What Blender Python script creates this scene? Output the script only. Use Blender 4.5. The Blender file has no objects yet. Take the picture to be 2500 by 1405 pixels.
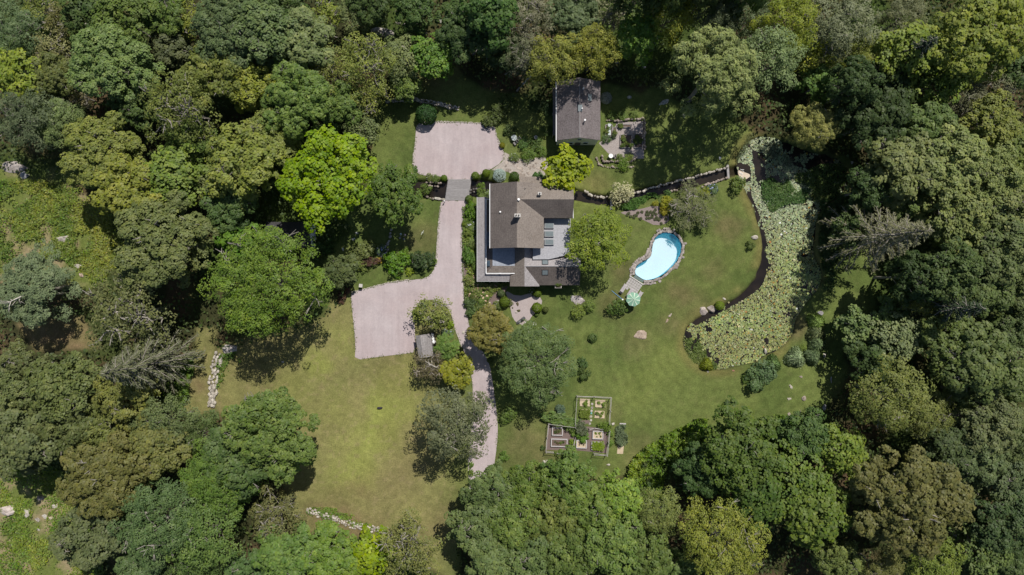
import bpy, bmesh, math, random
import numpy as np
from mathutils import Vector, Matrix
from mathutils.geometry import tessellate_polygon

# ------------------------------------------------------------------ camera, sky, sun, exposure
PX, H = 14.0, 119.05            # photo pixels per metre on the ground, flying height of the camera
scene = bpy.context.scene
COL = scene.collection
cam_data = bpy.data.cameras.new('camera')
cam_data.lens, cam_data.sensor_width = 24.0, 36.0
cam_data.clip_start, cam_data.clip_end = 1.0, 2500.0
camera = bpy.data.objects.new('camera', cam_data)
camera.location = (0, 0, H)
COL.objects.link(camera)
scene.camera = camera

SUN_EL, SUN_AZ = math.radians(56.0), math.radians(27.5)   # azimuth from +Y towards +X
world = bpy.data.worlds.new('World')
scene.world = world
world.use_nodes = True
wt = world.node_tree
wt.nodes.clear()
sky = wt.nodes.new('ShaderNodeTexSky')
sky.sky_type = 'NISHITA'
sky.sun_disc = False
sky.sun_elevation, sky.sun_rotation = SUN_EL, SUN_AZ
bg = wt.nodes.new('ShaderNodeBackground')
bg.inputs[1].default_value = 0.075
wo = wt.nodes.new('ShaderNodeOutputWorld')
wt.links.new(sky.outputs[0], bg.inputs[0])
wt.links.new(bg.outputs[0], wo.inputs[0])
sun_data = bpy.data.lights.new('sun', 'SUN')
sun_data.energy, sun_data.angle, sun_data.color = 4.8, math.radians(0.53), (1.0, 0.95, 0.87)
sun = bpy.data.objects.new('sun', sun_data)
sd = Vector((math.sin(SUN_AZ) * math.cos(SUN_EL), math.cos(SUN_AZ) * math.cos(SUN_EL), math.sin(SUN_EL)))
sun.rotation_euler = sd.to_track_quat('Z', 'Y').to_euler()
sun.location = sd * 200
COL.objects.link(sun)
vs = scene.view_settings
vs.view_transform, vs.look, vs.exposure, vs.gamma = 'Standard', 'None', 0.0, 1.0
vs.use_curve_mapping = False
cy = scene.cycles
cy.max_bounces, cy.diffuse_bounces, cy.glossy_bounces = 4, 2, 1
cy.use_adaptive_sampling, cy.adaptive_threshold = True, 0.02
cy.transmission_bounces, cy.transparent_max_bounces = 2, 6
cy.caustics_reflective = cy.caustics_refractive = False

# ------------------------------------------------------------------ helpers
def W(px, py, z=0.0):
    """world point of something seen at photo pixel (px, py) and standing z metres above the ground"""
    k = (H - z) / H
    return Vector(((px - 1250) / PX * k, (702.5 - py) / PX * k, z))

def Zm(ox, oy, s):
    return lambda x, y, z=0.0: W(ox + x / s, oy + y / s, z)

def tag(o, label, cat, group=None, kind=None):
    if label: o['label'] = label
    if cat: o['category'] = cat
    if group: o['group'] = group
    if kind: o['kind'] = kind
    return o

def empty(name, loc=(0, 0, 0), rz=0.0):
    o = bpy.data.objects.new(name, None)
    o.location = loc
    o.rotation_euler = (0, 0, rz)
    o.empty_display_size = 0.3
    COL.objects.link(o)
    return o

def link(name, me, parent=None, loc=None, rot=None, scale=None, color=None):
    o = bpy.data.objects.new(name, me)
    COL.objects.link(o)
    if parent is not None: o.parent = parent
    if loc is not None: o.location = loc
    if rot is not None: o.rotation_euler = rot
    if scale is not None: o.scale = scale if hasattr(scale, '__len__') else (scale,) * 3
    if color is not None: o.color = (*color, 1.0)
    return o

def mesh(name, verts, faces, mat=None, smooth=False):
    me = bpy.data.meshes.new(name)
    me.from_pydata([tuple(v) for v in verts], [], faces)
    if mat: me.materials.append(mat)
    if smooth: me.polygons.foreach_set('use_smooth', [True] * len(me.polygons))
    me.update()
    return me

class MB:
    """collects boxes, slabs and tubes for ONE mesh object"""
    def __init__(s): s.v, s.f = [], []
    def box(s, c, size, rz=0.0, m=None):
        c = Vector(c); b = len(s.v)
        R = Matrix.Rotation(rz, 3, 'Z') if m is None else m
        for k in range(8):
            q = Vector(((k & 1) - .5, ((k >> 1) & 1) - .5, ((k >> 2) & 1) - .5))
            s.v.append(c + R @ Vector((q.x * size[0], q.y * size[1], q.z * size[2])))
        for f in ((0, 2, 3, 1), (4, 5, 7, 6), (0, 1, 5, 4), (2, 6, 7, 3), (0, 4, 6, 2), (1, 3, 7, 5)):
            s.f.append([b + i for i in f])
        return s
    def slab(s, pts, th):
        """polygon (seen from above, anticlockwise or not) with thickness th straight down"""
        pts = [Vector(p) for p in pts]
        a = sum((pts[i].x * pts[(i + 1) % len(pts)].y - pts[(i + 1) % len(pts)].x * pts[i].y) for i in range(len(pts)))
        if a < 0: pts.reverse()
        n, b = len(pts), len(s.v)
        s.v += pts + [p - Vector((0, 0, th)) for p in pts]
        for t in tessellate_polygon([pts]):
            p = [pts[i] for i in t]
            up = (p[1] - p[0]).cross(p[2] - p[0]).z > 0
            t = list(t) if up else list(reversed(t))
            s.f.append([b + i for i in t])
            s.f.append([b + n + i for i in reversed(t)])
        for i in range(n):
            j = (i + 1) % n
            s.f.append([b + i, b + n + i, b + n + j, b + j])
        return s
    def tube(s, pts, rads, n=6, cap=True):
        pts = [Vector(p) for p in pts]
        b = len(s.v)
        for i, p in enumerate(pts):
            d = (pts[min(i + 1, len(pts) - 1)] - pts[max(i - 1, 0)])
            d = d.normalized() if d.length > 1e-6 else Vector((0, 0, 1))
            u = d.cross(Vector((0.13, 0.21, 0.97) if abs(d.z) < .9 else (1, 0, 0))).normalized()
            w = d.cross(u)
            r = rads[i] if hasattr(rads, '__len__') else rads
            for k in range(n):
                t = 2 * math.pi * k / n
                s.v.append(p + (u * math.cos(t) + w * math.sin(t)) * r)
        for i in range(len(pts) - 1):
            for k in range(n):
                k2 = (k + 1) % n
                s.f.append([b + i * n + k, b + i * n + k2, b + (i + 1) * n + k2, b + (i + 1) * n + k])
        if cap:
            s.f.append([b + k for k in reversed(range(n))])
            s.f.append([b + (len(pts) - 1) * n + k for k in range(n)])
        return s
    def lathe(s, c, prof, n=16):
        c = Vector(c); b = len(s.v)
        for r, z in prof:
            for k in range(n):
                t = 2 * math.pi * k / n
                s.v.append(c + Vector((r * math.cos(t), r * math.sin(t), z)))
        for i in range(len(prof) - 1):
            for k in range(n):
                k2 = (k + 1) % n
                s.f.append([b + i * n + k, b + i * n + k2, b + (i + 1) * n + k2, b + (i + 1) * n + k])
        s.f.append([b + k for k in reversed(range(n))])
        s.f.append([b + (len(prof) - 1) * n + k for k in range(n)])
        return s
    def build(s, name, mat, parent=None, smooth=False):
        me = mesh(name, s.v, s.f, mat, smooth)
        bm = bmesh.new(); bm.from_mesh(me)
        bmesh.ops.recalc_face_normals(bm, faces=bm.faces)
        bm.to_mesh(me); bm.free()
        return link(name, me, parent)

# ------------------------------------------------------------------ materials
def _n(nt, t, **k):
    n = nt.nodes.new(t)
    for a, b in k.items(): setattr(n, a, b)
    return n

def newmat(name):
    m = bpy.data.materials.new(name); m.use_nodes = True
    nt = m.node_tree; nt.nodes.clear()
    out = _n(nt, 'ShaderNodeOutputMaterial')
    return m, nt, out

def noise(nt, scale, detail=3, rough=.6, vec=None, dist=0.0):
    n = _n(nt, 'ShaderNodeTexNoise')
    n.inputs['Scale'].default_value = scale
    n.inputs['Detail'].default_value = detail
    n.inputs['Roughness'].default_value = rough
    n.inputs['Distortion'].default_value = dist
    if vec is not None: nt.links.new(vec, n.inputs['Vector'])
    return n.outputs['Fac']

def ramp(nt, fac, stops):
    r = _n(nt, 'ShaderNodeValToRGB')
    while len(r.color_ramp.elements) < len(stops): r.color_ramp.elements.new(.5)
    for e, (p, c) in zip(r.color_ramp.elements, stops):
        e.position = p; e.color = (*c, 1) if len(c) == 3 else c
    nt.links.new(fac, r.inputs[0])
    return r.outputs[0]

def mixc(nt, fac, a, b, mode='MIX'):
    m = _n(nt, 'ShaderNodeMix', data_type='RGBA', blend_type=mode)
    for s, v in ((m.inputs[0], fac), (m.inputs[6], a), (m.inputs[7], b)):
        if isinstance(v, (int, float)): s.default_value = v
        elif isinstance(v, tuple): s.default_value = (*v, 1)
        else: nt.links.new(v, s)
    return m.outputs[2]

def bumpn(nt, height, strength=.4, dist=.05):
    b = _n(nt, 'ShaderNodeBump')
    b.inputs['Strength'].default_value = strength
    b.inputs['Distance'].default_value = dist
    nt.links.new(height, b.inputs['Height'])
    return b.outputs[0]

def geo_pos(nt, sc=(1, 1, 1)):
    g = _n(nt, 'ShaderNodeNewGeometry')
    mp = _n(nt, 'ShaderNodeMapping'); mp.inputs['Scale'].default_value = sc
    nt.links.new(g.outputs['Position'], mp.inputs[0])
    return mp.outputs[0]

def bsdf(nt, out, col, rough=.8, normal=None, spec=.3, metallic=0.0):
    p = _n(nt, 'ShaderNodeBsdfPrincipled')
    if isinstance(col, tuple): p.inputs['Base Color'].default_value = (*col, 1)
    else: nt.links.new(col, p.inputs['Base Color'])
    p.inputs['Roughness'].default_value = rough
    p.inputs['Specular IOR Level'].default_value = spec
    p.inputs['Metallic'].default_value = metallic
    if normal is not None: nt.links.new(normal, p.inputs['Normal'])
    nt.links.new(p.outputs[0], out.inputs[0])
    return p

def mottled(name, a, b, c=None, s1=.6, s2=6.0, stretch=(1, 1, 1), rough=.85, bump=.3, spec=.25, lo=.3, hi=.7, bdist=.03):
    """two noise scales of a surface's own colours plus bump"""
    m, nt, out = newmat(name)
    v = geo_pos(nt, stretch)
    f1 = noise(nt, s1, 4, .6, v, .3)
    f2 = noise(nt, s2, 3, .7, v)
    col = ramp(nt, f1, [(lo, a), (hi, b)])
    dark = tuple(x * .62 for x in a); lite = tuple(min(1, x * 1.25) for x in (c or b))
    col = mixc(nt, .55, col, ramp(nt, f2, [(.25, dark), (.75, lite)]))
    bsdf(nt, out, col, rough, bumpn(nt, f2, bump, bdist), spec)
    return m

def plain(name, col, rough=.6, spec=.3, metallic=0.0, var=.12, s=3.0):
    m, nt, out = newmat(name)
    f = noise(nt, s, 3, .6, geo_pos(nt))
    c = ramp(nt, f, [(.3, tuple(x * (1 - var) for x in col)), (.7, tuple(min(1, x * (1 + var)) for x in col))])
    bsdf(nt, out, c, rough, None, spec, metallic)
    return m

def leafmat(name, translucent=.35, gloss=.06):
    """leaf colour = the object's own colour x a value stored on each leaf"""
    m, nt, out = newmat(name)
    oi = _n(nt, 'ShaderNodeObjectInfo')
    at = _n(nt, 'ShaderNodeAttribute', attribute_name='leaf')
    sep = _n(nt, 'ShaderNodeSeparateColor'); nt.links.new(at.outputs['Color'], sep.inputs[0])
    hs = _n(nt, 'ShaderNodeHueSaturation')
    nt.links.new(oi.outputs['Color'], hs.inputs['Color'])
    nt.links.new(sep.outputs[0], hs.inputs['Hue'])
    nt.links.new(sep.outputs[1], hs.inputs['Saturation'])
    nt.links.new(sep.outputs[2], hs.inputs['Value'])
    d = _n(nt, 'ShaderNodeBsdfDiffuse'); nt.links.new(hs.outputs[0], d.inputs[0])
    t = _n(nt, 'ShaderNodeBsdfTranslucent')
    tc = mixc(nt, 1.0, hs.outputs[0], (1.15, 1.2, .55), 'MULTIPLY'); nt.links.new(tc, t.inputs[0])
    mx = _n(nt, 'ShaderNodeMixShader'); mx.inputs[0].default_value = translucent
    nt.links.new(d.outputs[0], mx.inputs[1]); nt.links.new(t.outputs[0], mx.inputs[2])
    g = _n(nt, 'ShaderNodeBsdfGlossy'); g.inputs['Roughness'].default_value = .5
    mg = _n(nt, 'ShaderNodeMixShader'); mg.inputs[0].default_value = gloss
    nt.links.new(mx.outputs[0], mg.inputs[1]); nt.links.new(g.outputs[0], mg.inputs[2])
    nt.links.new(mg.outputs[0], out.inputs[0])
    return m

LEAF = leafmat('leaf', .33, .012)
NEEDLE = leafmat('needle', .2, .01)
PETAL = leafmat('petal', .25, .02)

def barkmat():
    m, nt, out = newmat('bark')
    oi = _n(nt, 'ShaderNodeObjectInfo')
    f = noise(nt, 5, 4, .7)
    c = mixc(nt, 1.0, oi.outputs['Color'], ramp(nt, f, [(.3, (.55, .55, .55)), (.7, (1.2, 1.2, 1.2))]), 'MULTIPLY')
    bsdf(nt, out, c, .9, bumpn(nt, f, .5, .03), .15)
    return m
BARK = barkmat()

def stonemat():
    m, nt, out = newmat('field_stone')
    oi = _n(nt, 'ShaderNodeObjectInfo')
    v = geo_pos(nt)
    f = noise(nt, 2.2, 5, .65, v, .4)
    f2 = noise(nt, 9, 3, .7, v)
    c = mixc(nt, 1.0, oi.outputs['Color'], ramp(nt, f, [(.32, (.5, .47, .43)), (.5, (.95, .93, .9)), (.68, (1.2, 1.2, 1.18))]), 'MULTIPLY')
    c = mixc(nt, .5, c, mixc(nt, 1.0, c, ramp(nt, f2, [(.3, (.55, .53, .5)), (.7, (1.3, 1.3, 1.3))]), 'MULTIPLY'))
    bsdf(nt, out, c, .9, bumpn(nt, f2, .6, .05), .2)
    return m
STONE = stonemat()

# ------------------------------------------------------------------ numpy noise, polygons, leaves
def vnoise(x, y, scale, seed=0):
    x = np.asarray(x) / scale + 137.3 * (seed + 1); y = np.asarray(y) / scale + 71.9 * (seed + 1)
    xi, yi = np.floor(x).astype(np.int64), np.floor(y).astype(np.int64)
    fx, fy = x - xi, y - yi
    fx, fy = fx * fx * (3 - 2 * fx), fy * fy * (3 - 2 * fy)
    def h(a, b):
        n = (a * 374761393 + b * 668265263 + seed * 974711) & 0x7fffffff
        n = ((n ^ (n >> 13)) * 1274126177) & 0x7fffffff
        return ((n ^ (n >> 16)) & 0xffff) / 65535.0
    return (h(xi, yi) * (1 - fx) + h(xi + 1, yi) * fx) * (1 - fy) + (h(xi, yi + 1) * (1 - fx) + h(xi + 1, yi + 1) * fx) * fy

def fbm(x, y, scale, seed=0, o=3):
    r, a, t = 0, 1, 0
    for k in range(o):
        r = r + a * vnoise(x, y, scale / 2 ** k, seed + k * 7); t += a; a *= .55
    return r / t

def pxpoly(pts): return np.array([((x - 1250) / PX, (702.5 - y) / PX) for x, y in pts])

def seg_dist(X, Y, pts, closed):
    d = np.full(X.shape, 1e9)
    n = len(pts)
    for i in range(n if closed else n - 1):
        a, b = pts[i], pts[(i + 1) % n]
        vx, vy = b[0] - a[0], b[1] - a[1]
        t = np.clip(((X - a[0]) * vx + (Y - a[1]) * vy) / (vx * vx + vy * vy + 1e-9), 0, 1)
        d = np.minimum(d, np.hypot(X - a[0] - t * vx, Y - a[1] - t * vy))
    return d

def inside(X, Y, pts):
    r = np.zeros(X.shape, bool)
    n = len(pts)
    for i in range(n):
        x0, y0 = pts[i]; x1, y1 = pts[(i + 1) % n]
        if y0 == y1: continue
        c = (y0 > Y) != (y1 > Y)
        r ^= c & (X < (x1 - x0) * (Y - y0) / (y1 - y0) + x0)
    return r

def sdf(X, Y, pts):
    d = seg_dist(X, Y, pts, True)
    return np.where(inside(X, Y, pts), d, -d)

def smooth(a, b, x):
    t = np.clip((x - a) / (b - a), 0, 1)
    return t * t * (3 - 2 * t)

def chaikin(pts, n=2, closed=True):
    pts = [np.array(p, float) for p in pts]
    for _ in range(n):
        q = [] if closed else [pts[0]]
        m = len(pts)
        for i in range(m if closed else m - 1):
            a, b = pts[i], pts[(i + 1) % m]
            q += [a * .75 + b * .25, a * .25 + b * .75]
        if not closed: q.append(pts[-1])
        pts = q
    return pts

def unit(v): return v / np.maximum(np.linalg.norm(v, axis=1, keepdims=True), 1e-6)

def leaf_mesh(name, P, N, length, width, mat, rng, hue=.008, sat=.08, val=.16, D=None, base=(.5, 1, 1)):
    """one rhombic leaf per row of P; D = preferred leaf direction"""
    n = len(P)
    N = unit(N)
    D = rng.normal(size=(n, 3)) if D is None else D
    U = unit(D - N * (D * N).sum(1, keepdims=True))
    V = np.cross(N, U)
    L = (np.broadcast_to(length, n) * .5)[:, None]; B = (np.broadcast_to(width, n) * .5)[:, None]
    co = np.empty((n, 4, 3))
    co[:, 0] = P - U * L; co[:, 1] = P + V * B - U * L * .15; co[:, 2] = P + U * L - N * L * .25; co[:, 3] = P - V * B - U * L * .15
    me = bpy.data.meshes.new(name)
    me.vertices.add(n * 4); me.loops.add(n * 4); me.polygons.add(n)
    me.vertices.foreach_set('co', co.ravel())
    me.loops.foreach_set('vertex_index', np.arange(n * 4, dtype=np.int32))
    me.polygons.foreach_set('loop_start', np.arange(0, n * 4, 4, dtype=np.int32))
    me.update(calc_edges=True)
    a = me.attributes.new('leaf', 'FLOAT_COLOR', 'FACE')
    c = np.ones((n, 4), np.float32)
    c[:, 0] = base[0] + rng.normal(size=n) * hue
    c[:, 1] = base[1] + rng.normal(size=n) * sat
    c[:, 2] = np.clip(base[2] + rng.normal(size=n) * val, .35, 2)
    a.data.foreach_set('color', c.ravel())
    me.materials.append(mat)
    return me

def sphere_dirs(n, rng, zmin=-1.0):
    z = rng.uniform(zmin, 1, n); t = rng.uniform(0, 2 * math.pi, n); r = np.sqrt(1 - z * z)
    return np.stack([r * np.cos(t), r * np.sin(t), z], 1)
# ------------------------------------------------------------------ terrain: ground, lawn, water
POND = chaikin([(1800,378),(1822,350),(1850,332),(1890,334),(1925,352),(1985,372),(2030,380),(2062,400),(2074,440),(2058,478),(2018,500),(1996,530),(1990,570),(1986,620),(2004,655),(2010,690),(1985,722),(1952,762),(1942,790),(1936,822),(1902,856),(1868,866),(1848,884),(1800,894),(1756,905),(1716,898),(1684,874),(1667,842),(1676,802),(1700,778),(1736,758),(1772,744),(1818,712),(1844,680),(1859,640),(1865,600),(1856,560),(1842,512),(1826,482),(1812,448),(1800,412)], 2)
POND_M = pxpoly(POND)
STREAM_E = [(1398,474),(1440,484),(1490,491),(1540,480),(1600,466),(1660,452),(1720,437),(1780,421),(1830,412)]
STREAM_W = [(930,470),(1000,462),(1045,462),(1095,464),(1150,458),(1200,462)]
SE_M, SW_M = pxpoly(STREAM_E), pxpoly(STREAM_W)
Z5 = Zm(1380, 520, 4.683)
POOL_PX = [(1380 + x / 4.683, 520 + y / 4.683) for x, y in chaikin([(1055,255),(1135,221),(1225,238),(1292,292),(1328,362),(1326,432),(1300,512),(1240,598),(1150,682),(1060,742),(960,768),(900,768),(796,706),(800,640),(842,582),(950,532),(988,480),(994,400),(1012,320)], 2)]
POOL_M = pxpoly(POOL_PX)
LAWN = pxpoly([(470,850),(560,845),(780,790),(850,700),(790,640),(850,560),(900,380),(920,290),(960,200),(1010,165),(1120,165),(1220,230),(1330,250),(1480,190),(1640,230),(1800,300),(1900,330),(2060,380),(2140,600),(2140,760),(2070,860),(2040,1000),(1900,1050),(1660,1060),(1530,1165),(1400,1180),(1250,1160),(1130,1260),(1110,1420),(930,1330),(740,1300),(690,1210),(700,1100),(520,1010),(455,1010)])
CLEAR = [pxpoly([(40,790),(200,770),(250,850),(90,860)]), pxpoly([(480,800),(530,800),(515,1010),(455,1010)])]
MEADOW = [pxpoly([(-20,420),(160,430),(290,500),(320,640),(220,720),(-20,680)]), pxpoly([(-20,1130),(160,1150),(240,1410),(-20,1420)])]

def axis(lo, hi, step, far):
    core = np.arange(lo, hi + step / 2, step)
    ext, d, p = [], step, hi
    while p < far: d *= 1.5; p += d; ext.append(p)
    ext = np.array(ext)
    return np.concatenate([(-ext[::-1]), core, ext]) if abs(lo + hi) < 1e-6 else core

gx, gy = axis(-92.0, 92.0, .34, 700), axis(-53.0, 53.0, .34, 700)
GX, GY = np.meshgrid(gx, gy)
d_pond = sdf(GX, GY, POND_M)
d_se, d_sw = seg_dist(GX, GY, SE_M, False), seg_dist(GX, GY, SW_M, False)
d_pool = sdf(GX, GY, POOL_M)
jit = (vnoise(GX, GY, 1.1, 3) - .5) * .5
GZ = -1.1 * smooth(-.55, 1.3, d_pond + jit)
GZ = np.minimum(GZ, -1.0 * smooth(1.15, .55, d_se + jit * .3))
GZ = np.minimum(GZ, -1.3 * smooth(1.9, 1.1, d_sw + jit * .3))
GZ = np.where(d_pool > -.5, np.minimum(GZ, -1.75 * smooth(-.5, -.05, d_pool)), GZ)
lawn_d = sdf(GX, GY, LAWN)
is_lawn = lawn_d + (vnoise(GX, GY, 3, 11) - .5) * 3
for c in CLEAR: is_lawn = np.maximum(is_lawn, sdf(GX, GY, c))
meadow = np.full(GX.shape, -99.0)
for c in MEADOW: meadow = np.maximum(meadow, sdf(GX, GY, c) + (vnoise(GX, GY, 4, 12) - .5) * 4)
n1, n2, n3, n4 = fbm(GX, GY, 14, 1), fbm(GX, GY, 4.5, 2), fbm(GX, GY, 1.2, 3), fbm(GX, GY, 30, 5)
def lerp(a, b, t):
    return np.asarray(a) * (1 - t[..., None]) + np.asarray(b) * t[..., None]
def blob(px, py, r, soft=.7):
    c = W(px, py); d = np.hypot(GX - c.x, GY - c.y) / (r / PX)
    return smooth(1 + soft, 1 - soft, d + (n2 - .5) * 1.6)
GREEN, DRY, LIME, BROWN, STRAW = (.084, .114, .033), (.205, .190, .080), (.215, .235, .065), (.15, .108, .064), (.26, .21, .12)
lc = lerp(GREEN, (.114, .142, .043), smooth(.35, .65, n2))
left = smooth(2.0, -9.0, GX - (-7.0)) * smooth(2, -4, GY + 1)          # the drier field on the left
lc = lc * (1 - (left * (.55 + .5 * n2))[..., None]) + np.asarray(DRY) * (left * (.55 + .5 * n2))[..., None]
for px_, py_, r_, a_ in ((925,1050,75,.9),(880,1120,60,.8),(960,970,60,.6),(780,885,34,.8),(830,830,45,.4),(1000,900,40,.4),(720,960,40,.3),(1420,440,40,.3),(1640,880,60,.22),(1560,960,60,.2),(830,1000,50,.3),(700,905,40,.2),(1700,480,30,.2),(1425,470,60,.3),(850,1180,60,.25)):
    t = blob(px_, py_, r_) * a_
    lc = lc * (1 - t[..., None]) + np.asarray(LIME) * t[..., None]
for px_, py_, r_, a_ in ((1500,740,36,.4),(1660,720,40,.5),(1780,560,34,.45),(1740,660,30,.3),(1560,830,40,.3),(1520,660,30,.4),(1640,790,30,.35),(1490,1010,30,.25),(1690,730,35,.4),(980,905,60,.3),(1000,1090,70,.3),(950,1180,70,.3),(1070,170,60,.4),(1080,1280,50,.45),(1300,1100,60,.3),(1560,1120,50,.3),(1940,800,25,.5),(1030,580,35,.35),(1320,1050,60,.15),(140,820,120,.75),(490,940,28,.7),(840,1290,70,.75),(640,840,90,.25),(1450,440,35,.35)):
    t = blob(px_, py_, r_) * a_ * (.5 + n3)
    lc = lc * (1 - np.clip(t, 0, 1)[..., None]) + np.asarray(BROWN) * np.clip(t, 0, 1)[..., None]
# worn ring along the bank and faint mowing arcs
bank = smooth(-2.2, -.4, d_pond) * .5 * smooth(.3, .6, n2)
lc = lc * (1 - bank[..., None]) + np.asarray((.17, .13, .055)) * bank[..., None]
right = smooth(4, 10, GX)
mow = 1 + .05 * np.sin((d_pond + n4 * 2) * 2 * math.pi / 1.7) * right + .03 * np.sin((GX * .55 + GY) * 2 * math.pi / 1.5 + n1 * 5) * (1 - right)
lc = lc * (mow * (.8 + .4 * n3) * (.86 + .28 * n1))[..., None]
spk = smooth(.74, .82, vnoise(GX, GY, .55, 21))
lc = lerp(lc.reshape(-1, 3), STRAW, (spk * .25 * (.3 + left)).ravel()).reshape(lc.shape)
fl = lerp((.038, .040, .018), (.085, .06, .035), smooth(.4, .7, n2))
fl = lerp(fl.reshape(-1, 3), (.05, .075, .02), smooth(.45, .7, n1).ravel()).reshape(fl.shape)
md = lerp((.12, .15, .04), (.25, .205, .125), smooth(.42, .66, n2 * .6 + n3 * .4))
kk = smooth(-.6, .6, is_lawn)[..., None]
gc = fl * (1 - kk) + lc * kk
kk = smooth(-.6, .6, meadow)[..., None]
gc = gc * (1 - kk) + md * kk
mud = np.maximum(np.maximum(smooth(-.35, .4, d_pond), smooth(1.0, .6, d_se)), smooth(1.7, 1.1, d_sw))[..., None]
gc = gc * (1 - mud) + np.asarray((.03, .024, .016)) * mud

def groundmat(name, fine):
    m, nt, out = newmat(name)
    at = _n(nt, 'ShaderNodeAttribute', attribute_name='turf')
    v = geo_pos(nt)
    f1 = noise(nt, 1.1, 4, .7, v, .5); f2 = noise(nt, 4.2, 4, .8, v)
    c = mixc(nt, 1.0, at.outputs['Color'], ramp(nt, f1, [(.3, (.8, .8, .78)), (.7, (1.17, 1.17, 1.15))]), 'MULTIPLY')
    c = mixc(nt, 1.0, c, ramp(nt, f2, [(.3, (.66, .70, .66)), (.7, (1.34, 1.30, 1.24))]), 'MULTIPLY')
    bsdf(nt, out, c, .95, bumpn(nt, f2, fine, .12), .1)
    return m

def grid_mesh(name, keep, mat):
    ny, nx = GX.shape
    idx = np.arange(nx * ny).reshape(ny, nx)
    q = np.stack([idx[:-1, :-1], idx[:-1, 1:], idx[1:, 1:], idx[1:, :-1]], -1)[keep]
    used, inv = np.unique(q.ravel(), return_inverse=True)
    me = bpy.data.meshes.new(name)
    me.vertices.add(len(used)); me.loops.add(q.size); me.polygons.add(len(q))
    co = np.stack([GX.ravel()[used], GY.ravel()[used], GZ.ravel()[used]], 1)
    me.vertices.foreach_set('co', co.ravel())
    me.loops.foreach_set('vertex_index', inv.astype(np.int32).ravel())
    me.polygons.foreach_set('loop_start', np.arange(0, q.size, 4, dtype=np.int32))
    me.update(calc_edges=True)
    a = me.attributes.new('turf', 'FLOAT_COLOR', 'POINT')
    c = np.ones((len(used), 4), np.float32); c[:, :3] = np.clip(gc.reshape(-1, 3)[used], 0, 1)
    a.data.foreach_set('color', c.ravel())
    me.polygons.foreach_set('use_smooth', np.ones(len(q), bool))
    me.materials.append(mat)
    o = link(name, me); o['kind'] = 'structure'
    return o
cell = is_lawn[:-1, :-1] > 0
pool_hole = d_pool[:-1, :-1] > .45
TURF = groundmat('turf', .5)
grid_mesh('ground', ~cell & ~pool_hole, TURF)
grid_mesh('lawn', cell & ~pool_hole, TURF)

# water of pond and stream
def watermat():
    m, nt, out = newmat('pond_water')
    v = geo_pos(nt)
    f = noise(nt, 1.6, 3, .6, v)
    c = ramp(nt, noise(nt, .35, 2, .5, v), [(.35, (.012, .010, .009)), (.65, (.026, .020, .015))])
    bsdf(nt, out, c, .12, bumpn(nt, f, .12, .05), .35)
    return m
WATER = watermat()
def sheet(name, pts_px, z, mat, kind='structure', parent=None):
    pts = [W(x, y) + Vector((0, 0, z)) for x, y in pts_px]
    tris = tessellate_polygon([pts])
    fs = []
    for t in tris:
        a, b, c = (pts[i] for i in t)
        fs.append(t if (b - a).cross(c - a).z > 0 else tuple(reversed(t)))
    o = link(name, mesh(name, pts, fs, mat), parent)
    if kind: o['kind'] = kind
    return o
def offset_line(pts, w0):
    L, R = [], []
    for i, p in enumerate(pts):
        a, b = np.array(pts[max(i - 1, 0)], float), np.array(pts[min(i + 1, len(pts) - 1)], float)
        d = b - a; d /= np.linalg.norm(d); n = np.array((-d[1], d[0]))
        L.append(tuple(np.array(p) + n * w0)); R.append(tuple(np.array(p) - n * w0))
    return L + R[::-1]
cen = np.mean(POND, 0)
pond_big = [tuple(np.array(p) + (np.array(p) - cen) / np.linalg.norm(np.array(p) - cen) * 10) for p in POND]
POND_Z = -.28
sheet('pond', pond_big, POND_Z, WATER)
sheet('stream', offset_line(chaikin(STREAM_E[:-1], 2, False), 15), -.55, WATER)
sheet('stream', offset_line(chaikin(STREAM_W, 2, False), 24), -.85, WATER)

# gravel drive, one sheet of crushed stone with a low raised edge
def gravelmat():
    m, nt, out = newmat('gravel')
    v = geo_pos(nt)
    c = ramp(nt, noise(nt, .10, 3, .6, v, .6), [(.3, (.395, .325, .325)), (.7, (.44, .385, .39))])
    for sc, st, lo, hi in ((.45, (1, 1, 1), .92, 1.06), (1.0, (1.1, .10, 1), .90, 1.06), (2.6, (1, 1, 1), .94, 1.05), (7.0, (1, 1, 1), .90, 1.09)):
        f = noise(nt, sc, 4, .7, geo_pos(nt, st), .4)
        c = mixc(nt, 1.0, c, ramp(nt, f, [(.3, (lo, lo, lo * 1.005)), (.7, (hi, hi, hi))]), 'MULTIPLY')
    bsdf(nt, out, c, .95, bumpn(nt, noise(nt, 6, 3, .7, v), .4, .03), .15)
    return m
GRAVEL = gravelmat()
COURT = [(1017,298),(1060,298),(1130,300),(1205,304),(1211,330),(1222,352),(1232,372),(1226,396),(1195,416),(1165,430),(1150,440),(1092,440),(1086,432),(1040,430),(1018,424),(1008,402),(1010,372),(1014,340)]
DRIVE = [(1090,488),(1145,488),(1138,510),(1132,540),(1128,580),(1128,640),(1130,690),(1134,720),(1140,765),(1146,800),(1160,835),(1184,866),(1196,892),(1204,940),(1212,1000),(1216,1050),(1213,1090),(1206,1140),(1196,1190),(1188,1260),(1140,1260),(1146,1190),(1143,1140),(1147,1090),(1152,1030),(1155,975),(1153,930),(1146,890),(1132,855),(1118,822),(1108,795),(1098,756),(1078,738),(1050,730),(1022,742),(1011,766),(1012,800),(1016,860),(990,864),(920,872),(866,880),(868,850),(866,820),(862,780),(857,730),(858,714),(900,703),(960,689),(1005,684),(1040,680),(1058,664),(1064,640),(1067,590),(1071,545),(1076,512),(1078,492)]
def gravel_sheet(pts):
    o = MB().slab([W(x, y) + Vector((0, 0, .035)) for x, y in chaikin(pts, 1)], .2).build('gravel_drive', GRAVEL)
    o['kind'] = 'structure'
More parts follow.
